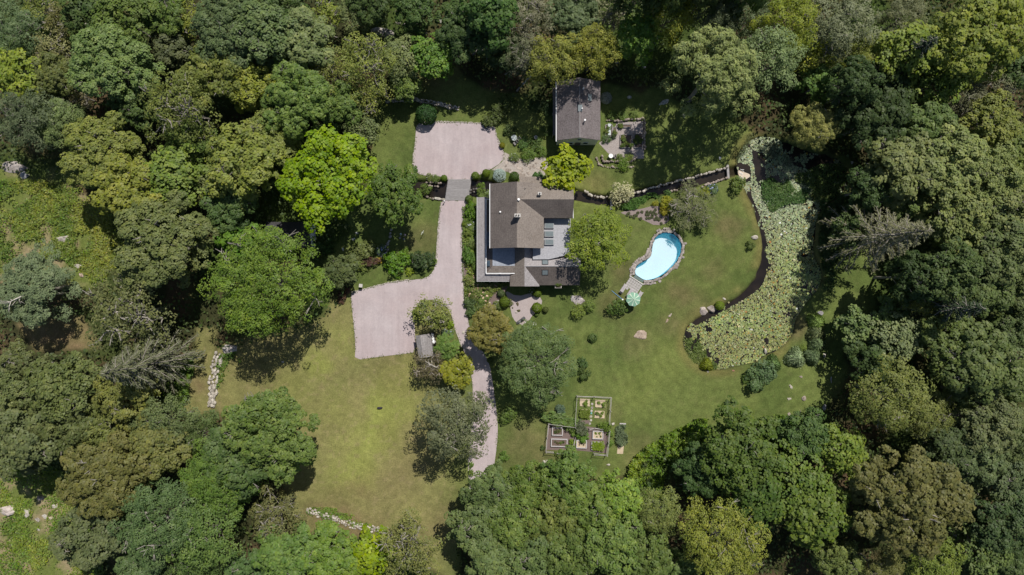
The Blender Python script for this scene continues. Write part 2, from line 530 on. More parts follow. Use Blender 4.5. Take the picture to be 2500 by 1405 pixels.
gravel_sheet(COURT); gravel_sheet(DRIVE)
# ------------------------------------------------------------------ plant prototypes
def clumpy(rng, R, hz, nl, cr, per, zc, flat=.5, ragged=.16, size_j=.3):
    """leaf positions and normals of a crown: lobes > clumps > leaves"""
    i = np.arange(nl)
    rho = R * .80 * np.sqrt((i + .4) / nl) * rng.uniform(.85, 1.1, nl)
    th = i * 2.39996 + rng.uniform(-.35, .35, nl)
    lr = R * 1.0 / math.sqrt(nl) * rng.uniform(1 - size_j, 1 + size_j, nl)
    rag = 1 + ragged * np.sin(th * 2 + rng.uniform(0, 6)) * .6 + ragged * np.sin(th * 5 + rng.uniform(0, 6)) * .5
    rho = rho * rag
    dome = np.sqrt(np.clip(1 - (rho / (R * 1.02)) ** 2, .03, 1))
    lz = hz * dome * rng.uniform(.62, 1.08, nl) - lr * .35
    lob = np.stack([rho * np.cos(th), rho * np.sin(th), lz], 1)
    # a skirt of lower lobes keeps the crown closed from the side
    m = max(4, nl // 2)
    ts = rng.uniform(0, 2 * math.pi, m); rs = R * rng.uniform(.55, .82, m)
    lob = np.concatenate([lob, np.stack([rs * np.cos(ts), rs * np.sin(ts), rng.uniform(-.35, .05, m) * hz], 1)])
    lr = np.concatenate([lr, R / math.sqrt(nl) * rng.uniform(.7, 1.1, m)])
    C, G = [], []
    for c, r in zip(lob, lr):
        k = max(5, int(4.0 * r * r / (cr * cr)))
        d = sphere_dirs(k, rng, -.35)
        C.append(c + d * r * rng.uniform(.72, 1.05, (k, 1)) * np.array([1, 1, .85])); G.append(d)
    C, G = np.concatenate(C), np.concatenate(G)
    n = len(C)
    d = unit(sphere_dirs(n * per, rng) + np.repeat(G, per, 0) * .5 + np.array([0, 0, .45]))
    rr = cr * rng.uniform(.75, 1.3, n).repeat(per)[:, None]
    P = np.repeat(C, per, 0) + d * rr * rng.uniform(.7, 1.0, (n * per, 1))
    N = d * .8 + np.repeat(G, per, 0) * .25 + np.array([.12, .24, flat + .35]) + rng.normal(size=d.shape) * .18
    P[:, 2] += zc
    cv = rng.normal(size=n).repeat(per) * .13                     # tint of a whole clump
    return P, N, lob + np.array([0, 0, zc]), cv

def tree_wood(rng, R, zc, lob, r0, twigs=0, reach=.8):
    b = MB()
    sway = Vector((rng.uniform(-.1, .1) * R, rng.uniform(-.1, .1) * R, 0))
    top = Vector((0, 0, zc * 1.05)) + sway
    b.tube([(0, 0, -.3), (0, 0, zc * .12), Vector((0, 0, zc * .5)) + sway * .4, top], [r0 * 1.5, r0, r0 * .75, r0 * .35], 7)
    order = rng.permutation(len(lob))[:10 + twigs]
    for k, i in enumerate(order):
        e = Vector(lob[i]); s = Vector((0, 0, zc * rng.uniform(.45, .85))) + sway * .6
        mid = s.lerp(e, .55) + Vector((0, 0, R * .06))
        far = s.lerp(e, reach + .25 * (k >= 10))
        q = r0 * rng.uniform(.22, .42)
        b.tube([s, mid, far], [q, q * .6, q * .15], 5, False)
    for k in range(twigs):
        e = Vector(lob[rng.integers(len(lob))])
        for j in range(3):
            d = Vector(sphere_dirs(1, rng, .0)[0])
            tip = e + d * R * rng.uniform(.2, .36)
            mid = e.lerp(tip, .55) + Vector(rng.normal(size=3)) * R * .03
            b.tube([e, mid, tip], [.10, .075, .04], 4, False)
            tip2 = mid + (d + Vector(rng.normal(size=3)) * .5).normalized() * R * .13
            b.tube([mid, tip2], [.07, .03], 4, False)
    me = mesh('wood', b.v, b.f, BARK, True)
    return me

PROTO = {}
FOL = 1.95       # overall leaf reflectance
SIZES = {'S': (3.0, 2.7, 4.6), 'M': (5.2, 4.0, 8.0), 'L': (8.2, 5.4, 10.8)}     # radius, half height, crown centre
def build_protos():
    seed = 100
    for style, nvar in (('oak', 3), ('maple', 2), ('fine', 2), ('pine', 2), ('sparse', 2)):
        for sz, (R, hz, zc) in SIZES.items():
            if style in ('pine', 'sparse') and sz == 'L': continue
            lst = []
            for v in range(nvar):
                seed += 1; rng = np.random.default_rng(seed)
                nl = {'S': 11, 'M': 19, 'L': 34}[sz]
                if style == 'oak':
                    P, N, lob, cv = clumpy(rng, R, hz, nl, .64, 24, zc)
                    L = rng.uniform(.32, .48, len(P)); B = L * .75
                elif style == 'maple':
                    P, N, lob, cv = clumpy(rng, R, hz, int(nl * .9), .80, 17, zc, .8, .2)
                    L = rng.uniform(.40, .58, len(P)); B = L * .85
                elif style == 'fine':
                    P, N, lob, cv = clumpy(rng, R, hz * .9, int(nl * 1.3), .78, 29, zc, .7, .2)
                    L = rng.uniform(.22, .40, len(P)); B = L * .5
                elif style == 'pine':
                    P, N, lob, cv = clumpy(rng, R, hz * 1.15, int(nl * 1.2), .5, 24, zc, .4, .3, .45)
                    L = rng.uniform(.34, .52, len(P)); B = L * .26
                else:
                    P, N, lob, cv = clumpy(rng, R, hz, nl, .6, 9, zc, .4, .25)
                    L = rng.uniform(.22, .38, len(P)); B = L * .6
                me = leaf_mesh(style + '_crown', P, N, L, B, NEEDLE if style == 'pine' else LEAF, rng, hue=.006, sat=.06, val=.07)
                a = me.attributes['leaf']; c = np.empty(len(P) * 4, np.float32); a.data.foreach_get('color', c)
                c = c.reshape(-1, 4); c[:, 2] = np.clip(c[:, 2] + cv, .35, 2); c[:, 0] += cv * -.05; a.data.foreach_set('color', c.ravel())
                wood = tree_wood(rng, R, zc, lob, R * .045 + .06, {'sparse': 18, 'fine': 6, 'oak': 5}.get(style, 2))
                lst.append((me, wood))
            PROTO[style, sz] = lst
build_protos()

_pick = random.Random(5)
TREE_N = {}
def tree(px, py, r, style, color, label, group='woodland trees round the clearing', aspect=1.0, rot=None, cat='tree', bark=(.30, .275, .24), tall=1.0, name=None):
    """a tree whose crown is seen centred on photo pixel (px, py) with radius r photo pixels"""
    rm = r / PX
    key = 'S' if rm < 3.9 else ('M' if rm < 6.9 or (style, 'L') not in PROTO else 'L')
    R, hz, zc = SIZES[key]
    # nearer the camera things look larger: solve for the real radius
    s = rm / R
    for _ in range(3): s = rm / R * (H - zc * s * tall) / H
    k = TREE_N.get((style, key), 0); TREE_N[style, key] = k + 1
    crown_me, wood_me = PROTO[style, key][k % len(PROTO[style, key])]
    p = W(px, py, (zc + .25 * hz) * s * tall)
    root = empty(name or {'pine': 'pine_tree', 'oak': 'oak_tree', 'maple': 'maple_tree'}.get(style, 'broadleaf_tree'), (p.x, p.y, 0), rot if rot is not None else _pick.uniform(0, 6.28))
    sx = s * math.sqrt(aspect); sy = s / math.sqrt(aspect)
    j = _pick.uniform(.9, 1.1)
    rg_ = color[0] / color[1]
    col = tuple(c * f * FOL * j * _pick.uniform(.97, 1.03) for c, f in zip(color, (1.06 if rg_ < .82 else (min(1.0, .93 / rg_) if rg_ < 1.0 else .96), 1.0, .82)))
    link('crown', crown_me, root, scale=(sx, sy, s * tall), color=col)
    link('trunk', wood_me, root, scale=(sx, sy, s * tall), color=bark)
    tag(root, label, cat, group)
    return root

# shrubs -------------------------------------------------------------
SHRUB = {}
def build_shrubs():
    rng = np.random.default_rng(900)
    for kind in ('ball', 'bush', 'loose', 'grass', 'spiky', 'hump'):
        for v in range(2):
            if kind == 'ball':        # clipped tight
                d = sphere_dirs(2600, rng, -.75); P = d * (.96 + .05 * np.sin(d[:, :1] * 9) * np.cos(d[:, 1:2] * 8)) * rng.uniform(.93, 1.0, (2600, 1))
                N = d + rng.normal(size=P.shape) * .3; L = rng.uniform(.10, .16, len(P)); B = L * .7; P[:, 2] += .72
                P[:, 2] = np.maximum(P[:, 2], .02)
            elif kind in ('bush', 'loose', 'hump'):
                a, b, c_ = {'bush': (.75, 7, .22), 'loose': (.8, 10, .26), 'hump': (.4, 9, .2)}[kind]
                P, N, _, _ = clumpy(rng, 1.0, a, b, c_, 12 if kind != 'loose' else 9, a * .45, .5, .25)
                L = rng.uniform(.12, .2, len(P)); B = L * .7
                keep = P[:, 2] > 0.0; P, N, L, B = P[keep], N[keep], L[keep], B[keep]
            elif kind == 'grass':     # fountain of arching blades
                n = 2200; t = rng.uniform(0, 2 * math.pi, n); q = np.sqrt(rng.uniform(0.02, 1, n)); 
                dirs = np.stack([np.cos(t), np.sin(t), np.zeros(n)], 1)
                P = dirs * (q * (1 + .18 * np.sin(t * 3 + v) + rng.normal(size=n) * .08))[:, None]; P[:, 2] = 1.05 * (1 - q ** 2.2) * rng.uniform(.7, 1.05, n) + .08
                N = dirs * q[:, None] * 1.1 + np.array([0, 0, 1.0]) * (1.15 - q[:, None]) + rng.normal(size=P.shape) * .4
                L = rng.uniform(.3, .6, n); B = np.full(n, .06)
                me = leaf_mesh(kind, P, N, L, B, NEEDLE, rng, D=dirs + rng.normal(size=P.shape) * .12 - np.array([0, 0, .4]), val=.3); SHRUB.setdefault(kind, []).append(me); continue
            else:                     # layered flat sprays of a blue conifer
                P, N, D = [], [], []
                for k in range(150):
                    d = sphere_dirs(1, rng, .0)[0]; c = d * np.array([.85, .85, .95]) * rng.uniform(.75, 1)
                    t = np.cross(d, [0, 0, 1]) + rng.normal(size=3) * .35; t /= np.linalg.norm(t)
                    for q in np.linspace(-.2, .2, 9):
                        P.append(c + t * q); N.append(d + np.array([0, 0, .6])); D.append(t * .6 + rng.normal(size=3) * .5)
                P, N, D = map(np.array, (P, N, D)); P[:, 2] += .1
                me = leaf_mesh(kind, P, N, rng.uniform(.14, .2, len(P)), .08, NEEDLE, rng, D=D); SHRUB.setdefault(kind, []).append(me); continue
            SHRUB.setdefault(kind, []).append(leaf_mesh(kind, P, N, L, B, LEAF, rng, val=.18))
build_shrubs()
# blossoms over a shrub of radius 1
def blossom_mesh(n, seed, size, zmax=.8, spread=.9, clus=10):
    rng = np.random.default_rng(seed)
    c = sphere_dirs(n, rng, .15) * np.array([spread, spread, zmax]); c[:, 2] += .15
    d = sphere_dirs(n * clus, rng, -.2)
    P = np.repeat(c, clus, 0) + d * size * .6
    return leaf_mesh('blossoms', P, d + np.array([0, 0, .6]), size * .8, size * .7, PETAL, rng, hue=.01, sat=.15, val=.12)
BLOOM = [blossom_mesh(30, 31, .17), blossom_mesh(36, 32, .13), blossom_mesh(14, 33, .2)]
_sn = {}
def shrub(px, py, r, kind, color, label, name='shrub', group=None, aspect=1.0, rot=None, tall=1.0, bloom=None, cat='shrub', z0=0.0):
    s = r / PX
    k = _sn.get(kind, 0); _sn[kind] = k + 1
    me = SHRUB[kind][k % 2]
    zt = {'ball': 1.0, 'grass': .6}.get(kind, .5) * s * tall
    p = W(px, py, zt + z0)
    rz = rot if rot is not None else _pick.uniform(0, 6.28)
    sc = (s * math.sqrt(aspect), s / math.sqrt(aspect), s * tall)
    col = tuple(c * 1.5 * _pick.uniform(.92, 1.08) for c in color)
    if bloom is None:
        o = link(name, me, None, (p.x, p.y, z0), (0, 0, rz), sc, col)
        return tag(o, label, cat, group)
    root = empty(name, (p.x, p.y, z0), rz)
    link('foliage', me, root, scale=sc, color=col)
    link('blossoms', BLOOM[bloom[0]], root, scale=sc, color=bloom[1])
    return tag(root, label, cat, group)

def scatter(name, poly_px, n, hmax, leaf, color, label, cat, seed, mound=1.6, thr=.0, hue=.02, val=.2, patch=.12, kind='stuff', z0=0.0, needle=False, mask=None):
    """ground cover nobody could count: one mesh of leaves in mounds"""
    rng = np.random.default_rng(seed)
    poly = pxpoly(poly_px)
    lo, hi = poly.min(0), poly.max(0)
    xy = rng.uniform(lo, hi, (int(n * 2.6), 2))
    wob = (vnoise(xy[:, 0], xy[:, 1], 1.6, seed + 3) - .5) * 1.8 + rng.normal(size=len(xy)) * .25
    wob2 = (vnoise(xy[:, 0], xy[:, 1], 1.6, seed + 4) - .5) * 1.8
    keep = inside(xy[:, 0] + wob, xy[:, 1] + wob2, poly)
    m = fbm(xy[:, 0], xy[:, 1], mound * 2, seed)
    if thr > 0: keep &= m > thr + rng.normal(size=len(m)) * .06
    if mask is not None: keep &= mask(xy[:, 0], xy[:, 1])
    xy, m = xy[keep][:n], m[keep][:n]
    g = 1e-2
    e = fbm(xy[:, 0], xy[:, 1], mound, seed + 1)
    z = hmax * np.clip(e * 1.5 - .25, .02, 1) * np.sqrt(rng.uniform(.35, 1, len(xy)))
    gx_ = (fbm(xy[:, 0] + .2, xy[:, 1], mound, seed + 1) - e) / .2 * hmax
    gy_ = (fbm(xy[:, 0], xy[:, 1] + .2, mound, seed + 1) - e) / .2 * hmax
    P = np.column_stack([xy, z + z0 + .03])
    N = np.column_stack([-gx_, -gy_, np.full(len(xy), .9)]) + rng.normal(size=P.shape) * .4
    L = rng.uniform(.7, 1.3, len(xy)) * leaf
    me = leaf_mesh(name, P, N, L, L * (.2 if needle else .65), LEAF, rng, hue=hue * .5, val=val)
    a = me.attributes['leaf']; c = np.empty(len(P) * 4, np.float32); a.data.foreach_get('color', c); c = c.reshape(-1, 4)
    t = fbm(xy[:, 0], xy[:, 1], 3.5, seed + 9) - .5
    c[:, 2] = np.clip(c[:, 2] + t * patch * 5, .35, 2); c[:, 0] -= t * hue * 3
    a.data.foreach_set('color', c.ravel())
    o = link(name, me, color=tuple(c * 1.5 for c in color))
    o['kind'] = kind
    if label: o['label'] = label
    if cat: o['category'] = cat
    return o
# ------------------------------------------------------------------ trees (photo pixel of the crown, radius, habit, leaf colour, what singles it out)
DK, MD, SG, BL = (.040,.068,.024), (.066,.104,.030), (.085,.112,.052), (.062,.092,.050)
OL, BR, LM, GD = (.102,.118,.034), (.090,.088,.034), (.098,.152,.010), (.132,.140,.030)
YE, GY_, BT, PA = (.118,.140,.030), (.095,.100,.066), (.072,.132,.028), (.150,.145,.070)
TREES = [
 # top left woodland
 (32,68,64,'fine',BL,'grey blue green tree in the top left corner of the wood'),
 (100,18,42,'sparse',OL,'thin olive tree at the top edge near the left corner'),
 (158,48,42,'sparse',BR,'brownish thin tree with bare twigs near the top left corner'),
 (126,118,44,'sparse',PA,'pale yellowish thinning tree left of the large mid green crown'),
 (215,28,48,'oak',DK,'dark green tree at the top edge left of two mid green crowns'),
 (302,48,68,'oak',MD,'mid green round tree at the top edge above the large left crown'),
 (272,158,98,'oak',(.075,.108,.042),'largest mid green crown of the upper left wood'),
 (410,36,52,'oak',MD,'green tree at the top edge between two rounder crowns'),
 (422,122,40,'oak',(.055,.066,.035),'small dark olive grey tree beside the large left crown'),
 (470,48,40,'sparse',YE,'yellow green open tree left of the blue green dome'),
 (564,74,92,'oak',(.060,.090,.046),'broad blue green dome of leaves near the top edge'),
 (48,188,60,'maple',YE,'yellow green tree below the grey blue corner tree'),
 (132,188,54,'oak',(.062,.070,.026),'dark olive tree below the pale thinning tree'),
 (528,190,72,'oak',OL,'olive green tree below the blue green dome'),
 (196,232,32,'sparse',(.15,.13,.085),'half bare pinkish brown tree with white limbs'),
 (66,288,70,'fine',(.060,.084,.050),'dusky sage tree with white twigs at the left edge'),
 (142,296,56,'fine',SG,'sage tree right of the dusky twiggy one'),
 (330,262,54,'oak',DK,'dark tree sunk in the shade below the large left crown'),
 (442,268,88,'sparse',(.085,.108,.034),'open green crown full of bare white branches'),
 (606,208,58,'oak',YE,'sunlit olive tree left of the green cloudlike crowns'),
 (250,372,90,'oak',OL,'yellow olive tree above the left bramble clearing'),
 (322,462,80,'oak',(.118,.132,.030),'yellow green tree right above the bramble clearing'),
 (432,428,72,'maple',(.080,.122,.028),'fresh green tree between the yellow green and pale sage ones'),
 (512,452,44,'fine',SG,'small pale sage tree left of the bright maple'),
 (590,402,86,'oak',(.100,.122,.032),'broad olive green tree touching the bright maple on its left'),
 (560,500,60,'oak',DK,'dark green tree in shade left of the bright maple'),
 (470,350,56,'oak',MD,'mid green tree below the open white branched crown'),
 (660,330,64,'oak',(.090,.112,.034),'olive tree just above the bright maple'),
 (650,82,78,'oak',(.068,.100,.046),'tall blue green tree at the top edge right of the dome'),
 (752,106,72,'oak',SG,'grey sage rounded tree above the group of green cloudlike crowns'),
 (792,40,36,'sparse',YE,'slim yellow green tree near the top edge'),
 (866,36,38,'fine',SG,'small light green tree standing in the dark near the top edge'),
 (718,168,54,'oak',MD,'rounded green crown below the grey sage tree'),
 (812,172,60,'sparse',OL,'olive green loose tree beside the twiggy yellowish one'),
 (898,152,70,'sparse',(.105,.120,.034),'twiggy yellow olive tree below the big rock ledge'),
 (905,236,46,'sparse',OL,'drooping olive tree above the upper stone wall'),
 (972,146,46,'fine',SG,'pale sage tree right below the big rock ledge'),
 (640,196,46,'oak',(.085,.100,.028),'yellowish dark tree left of the rounded green crown'),
 (732,244,92,'oak',(.072,.112,.032),'largest cloudlike green crown above the bright maple'),
 (832,256,54,'oak',MD,'green crown between the cloudlike one and the upper court lawn'),
 (988,214,30,'oak',MD,'small green tree beside the upper lawn corner'),
 (880,312,42,'fine',SG,'small sage tree in shade left of the upper gravel court'),
 (700,18,52,'oak',DK,'dark tree at the top edge above the grey sage one'),
 (910,10,52,'oak',DK,'dark tree at the top edge left of the ledges'),
 # top centre dark woodland
 (1010,22,50,'oak',DK,'dark tree at the top edge just above the ledges'),
 (1062,140,50,'maple',(.060,.110,.022),'leafy green tree right of the big rock ledge in the dark'),
 (1150,90,66,'oak',(.030,.052,.020),'deep dark tree above the shaded upper lawn'),
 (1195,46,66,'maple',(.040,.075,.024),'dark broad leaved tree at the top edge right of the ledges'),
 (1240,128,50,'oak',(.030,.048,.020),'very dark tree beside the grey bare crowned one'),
 (1118,48,40,'oak',DK,'dark tree between the right hand ledges'),
 (1290,52,62,'sparse',(.105,.100,.075),'grey half bare tree at the top edge left of centre'),
 (1282,140,50,'sparse',(.085,.085,.06),'lower grey half bare tree above the leaning birch'),
 (1402,42,60,'oak',BL,'blue green tree at the top edge above the golden one'),
 (1480,34,46,'sparse',(.105,.105,.07),'grey twiggy tree at the top edge right of the blue green one'),
 (1352,150,58,'fine',(.125,.135,.036),'olive yellow drooping tree behind the cottage roof'),
 (1446,126,62,'fine',GD,'golden yellow green tree behind the cottage roof'),
 (1560,90,50,'maple',BT,'green tree in the gap right of the golden one'),
 (1636,40,60,'fine',(.130,.140,.026),'yellow green tree at the top edge above the shaded lawn'),
 (1740,36,60,'fine',(.055,.075,.046),'dark blue grey tree at the top edge above the pine'),
 (1822,40,56,'fine',(.058,.082,.046),'dark blue green tree at the top edge left of the lime olive one'),
 (1740,182,98,'pine',(.115,.135,.058),'large fluffy sage pine above the shaded lawn'),
 (1868,152,78,'fine',(.088,.128,.062),'light sage green tree right of the fluffy pine'),
 (1916,60,72,'fine',(.112,.135,.024),'lime olive tree at the top edge'),
 (1978,128,46,'fine',(.125,.140,.026),'yellow green tree hanging over the light sage one'),
 (2052,56,78,'fine',GY_,'large grey green tree at the top edge'),
 (2204,42,54,'fine',(.092,.098,.062),'grey olive tree at the top edge right of the large grey green one'),
 (2096,128,52,'fine',(.105,.122,.030),'yellowish green tree below the large grey green one'),
 (2384,92,108,'maple',(.098,.122,.028),'large glossy yellow green tree in the top right corner'),
 (2222,132,72,'maple',(.092,.120,.026),'glossy yellow green tree left of the corner one'),
 (2290,206,56,'maple',(.078,.110,.026),'glossy green tree below the two yellow green ones'),
 (2350,240,50,'sparse',(.088,.092,.062),'grey thin tree with bare branches below the corner tree'),
 (2428,222,42,'sparse',(.088,.092,.060),'grey bare branched tree near the right edge'),
 (2256,324,66,'oak',(.066,.100,.038),'sage green tree above the large right hand mass of crowns'),
 (2410,296,66,'oak',(.098,.110,.034),'olive tree near the right edge below the grey thin ones'),
 (1988,310,54,'pine',(.140,.138,.048),'yellow olive tree overhanging the upper end of the pond'),
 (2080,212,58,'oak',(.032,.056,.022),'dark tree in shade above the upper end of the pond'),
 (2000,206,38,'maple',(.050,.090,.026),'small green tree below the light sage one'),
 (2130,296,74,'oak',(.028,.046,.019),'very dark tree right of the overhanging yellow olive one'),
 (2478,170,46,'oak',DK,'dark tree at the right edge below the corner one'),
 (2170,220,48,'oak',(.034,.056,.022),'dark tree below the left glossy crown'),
 (1640,-30,60,'oak',(.040,.062,.022),'dark crown cut by the top edge above the shaded lawn'),
 (1735,-36,58,'oak',(.036,.056,.022),'dark crown cut by the top edge above the fluffy pine'),
 (1560,-28,56,'oak',(.038,.060,.022),'dark crown cut by the top edge right of the grey twiggy tree'),
 (1830,-30,56,'oak',(.042,.064,.024),'dark crown cut by the top edge left of the lime olive tree'),
 # right woodland
 (2196,412,80,'oak',(.095,.118,.052),'sage crown at the left of the right hand mass'),
 (2304,396,80,'oak',(.098,.122,.052),'sage crown at the top of the right hand mass'),
 (2400,442,88,'oak',(.105,.126,.052),'largest sage crown of the right hand mass'),
 (2478,372,52,'maple',(.082,.112,.032),'green tree at the right edge above the sage mass'),
 (2474,520,76,'oak',(.098,.118,.050),'sage crown at the right edge in the mass'),
 (2330,528,78,'oak',(.092,.115,.048),'sage crown right of the sparse spruce'),
 (2432,612,80,'oak',(.066,.090,.038),'dusky sage crown at the right edge below the mass'),
 (2222,486,52,'oak',(.066,.100,.034),'green crown just above the sparse spruce'),
 (2120,462,54,'oak',(.034,.056,.022),'dark low tree on the right bank of the pond'),
 (2078,566,36,'oak',(.036,.058,.022),'small dark tree on the bank left of the sparse spruce'),
 (2300,664,70,'oak',(.044,.066,.026),'dark tree below the sparse spruce'),
 (2224,676,58,'oak',(.030,.050,.020),'very dark tree in shade below the sparse spruce'),
 (2392,706,66,'oak',(.052,.076,.030),'dark green tree below the dusky sage crown'),
 (2476,712,58,'oak',(.055,.078,.032),'dark tree at the right edge level with the cut lily pads'),
 (2268,756,60,'fine',(.104,.116,.036),'olive yellow tree standing out of the dark right wood'),
 (2096,792,38,'maple',(.078,.118,.050),'small pale green tree at the lawn edge right of the pond'),
 (2168,772,40,'oak',(.062,.094,.036),'small green tree behind the pale green lawn edge one'),
 (2190,822,54,'maple',(.086,.108,.060),'grey sage tree right of the pale green lawn edge one'),
 (2304,836,72,'oak',(.070,.100,.034),'green tree below the olive yellow one'),
 (2394,890,86,'oak',(.068,.094,.036),'broad green tree right of centre in the right wood'),
 (2470,800,54,'oak',(.048,.070,.030),'dark tree at the right edge above the broad green one'),
 (2176,966,86,'fine',(.098,.110,.036),'broad olive feathery tree on the right lawn edge'),
 (2262,1010,60,'fine',(.092,.102,.036),'olive brown tree joined to the feathery one'),
 (2120,886,46,'oak',(.034,.056,.022),'dark tree in shade above the feathery olive one'),
 (2364,960,54,'oak',(.064,.090,.036),'green tree between the broad green and pale sage ones'),
 (2452,934,50,'oak',(.060,.086,.034),'green tree at the right edge'),
 (2404,1034,70,'oak',(.078,.098,.048),'pale sage tree in the lower right wood'),
 (2474,1064,58,'oak',(.072,.092,.046),'sage tree at the right edge of the lower wood'),
 (2308,1092,62,'oak',(.040,.060,.026),'dark tree left of the pale sage one'),
 (2384,1116,62,'oak',(.058,.080,.040),'dusky sage tree above the small round one'),
 (2356,1158,46,'fine',(.080,.100,.050),'small round sage tree right of the great brown oak'),
 (2452,1172,62,'oak',(.050,.072,.036),'dark sage tree at the right edge of the lower wood'),
 (2212,1220,128,'oak',(.094,.090,.036),'great brown olive oak in the lower right wood'),
 (2052,1106,62,'maple',(.092,.126,.028),'lime green tree above the great brown oak'),
 (1962,1060,58,'oak',(.046,.080,.026),'dark green tree by the lower lawn edge right of the great dark one'),
 (1944,1176,72,'maple',(.060,.092,.022),'mid green tree between the great dark one and the brown oak'),
 (1980,1254,78,'maple',(.072,.104,.024),'green tree left of the great brown oak'),
 (2440,1268,70,'oak',(.034,.054,.024),'dark tree right of the great brown oak'),
 (2392,1340,58,'maple',(.058,.084,.030),'green tree in the bottom right corner area'),
 (2280,1374,64,'fine',(.092,.124,.030),'lime green tree at the bottom edge below the brown oak'),
 (2048,1374,52,'oak',(.074,.100,.034),'green tree at the bottom edge right of the bare brown patch'),
 (2150,1392,52,'fine',(.098,.108,.040),'olive tree at the bottom edge below the brown oak'),
 (2470,1376,52,'oak',(.040,.062,.026),'dark tree in the bottom right corner'),
 # bottom centre
 (1806,1096,98,'maple',(.046,.072,.018),'great dark green tree at the lower lawn edge'),
 (1704,1152,58,'oak',(.034,.062,.022),'darker half of the great dark green clump'),
 (1838,1206,74,'maple',(.044,.072,.020),'dark green tree below the great dark one'),
 (1764,1318,108,'fine',GD,'large golden green tree at the bottom edge'),
 (1606,1246,56,'fine',(.092,.108,.036),'olive tree left of the golden green one'),
 (1200,1204,62,'oak',(.060,.090,.036),'green tree hiding the lower end of the drive'),
 (1290,1186,58,'oak',(.068,.104,.028),'green tree below the low white boulder'),
 (1384,1166,62,'oak',(.062,.100,.028),'dense green tree touching the vegetable garden fence'),
 (1168,1284,68,'oak',(.058,.084,.034),'tree at the field corner right of the drive end'),
 (1258,1272,68,'oak',(.070,.102,.030),'middle green tree of the lower thicket left side'),
 (1346,1268,66,'oak',(.080,.104,.032),'olive tinted tree in the middle of the lower thicket'),
 (1432,1246,66,'oak',(.072,.110,.030),'green tree in the thicket below the garden'),
 (1506,1222,56,'maple',(.090,.135,.028),'bright green tree at the thicket edge by the lower lawn'),
 (1490,1322,72,'oak',(.066,.100,.030),'green tree in the lower thicket right side'),
 (1392,1352,70,'oak',(.066,.096,.032),'green tree at the bottom edge in the thicket middle'),
 (1302,1360,70,'oak',(.060,.092,.034),'tree at the bottom edge left in the thicket'),
 (1212,1378,70,'oak',(.064,.092,.038),'tree at the bottom edge beside the field'),
 (1570,1352,62,'oak',(.064,.096,.030),'tree at the bottom edge left of the golden one'),
 (1656,1400,46,'oak',(.055,.085,.030),'small tree at the bottom edge below the golden one'),
 (1108,1034,84,'fine',(.080,.086,.054),'grey olive tree leaning over the drive beside the left field'),
 (676,1256,66,'sparse',(.105,.102,.046),'brown olive tree at the lower left field corner'),
 (1004,1338,76,'sparse',(.110,.114,.040),'olive open tree at the bottom edge of the field'),
 (908,1352,48,'maple',(.110,.155,.014),'yellow lime tree at the bottom edge'),
 (792,1340,66,'oak',(.082,.132,.030),'fresh green tree below the field wall'),
 (700,1356,74,'oak',(.066,.110,.032),'green tree at the bottom edge left of the field wall'),
 (848,1388,46,'maple',(.100,.145,.028),'light green tree at the bottom edge left of the yellow lime one'),
 (664,1050,112,'oak',(.062,.098,.028),'large dark green oak on the left edge of the field'),
 (590,1112,80,'oak',(.050,.080,.030),'lower left lobe beside the large field oak'),
 # lower left
 (540,1164,92,'fine',(.066,.116,.026),'bright green tree below left of the field oak'),
 (392,1268,108,'fine',(.054,.088,.038),'broad blue green tree in the lower left wood'),
 (500,1300,84,'fine',(.058,.100,.030),'green tree right of the broad blue green one'),
 (216,1304,78,'oak',(.074,.088,.044),'grey olive tree at the edge of the lower bramble clearing'),
 (262,1164,104,'oak',(.094,.090,.034),'large brown olive oak in the lower left wood'),
 (384,1092,72,'oak',(.092,.092,.034),'brown olive tree above the large brown oak'),
 (352,1386,56,'oak',(.050,.076,.034),'dark tree at the bottom edge beside the lower bramble clearing'),
 (480,1386,60,'fine',(.060,.098,.032),'green tree at the bottom edge in the lower left wood'),
 (600,1392,52,'oak',(.052,.090,.034),'green tree at the bottom edge left of centre'),
 (56,1072,82,'oak',(.072,.086,.040),'dusky olive tree at the left edge of the lower wood'),
 (160,1048,70,'oak',(.074,.090,.038),'dusky olive tree right of the left edge one'),
 (92,702,86,'pine',(.078,.104,.062),'blue sage rounded evergreen with a bleached limb'),
 (318,762,104,'sparse',(.078,.096,.044),'broad grey green tree with fine grey twigs'),
 (56,900,58,'oak',(.072,.086,.038),'dusky tree at the left edge below the small clearing'),
 (165,948,78,'oak',(.076,.092,.038),'broad dusky olive tree left of the drooping spruce'),
 (52,980,68,'oak',(.070,.084,.038),'dusky tree at the left edge above the lower wood'),
 (312,966,72,'oak',(.096,.100,.034),'brown tinted tree just below the drooping spruce'),
 (408,1030,70,'fine',(.070,.094,.044),'sage tree left of the grass track'),
 (478,1056,54,'fine',(.062,.092,.036),'green tree at the end of the grass track'),
 (240,1040,60,'oak',(.082,.094,.036),'olive tree between the dusky ones and the brown tinted one'),
 (402,590,112,'oak',(.070,.092,.036),'large dark sage tree right of the bramble clearing'),
 (580,584,42,'maple',(.058,.118,.022),'small bright green tree left of the white gabled cottage'),
 (648,690,134,'fine',(.074,.116,.024),'very large feathery bright green locust beside the lower court'),
]
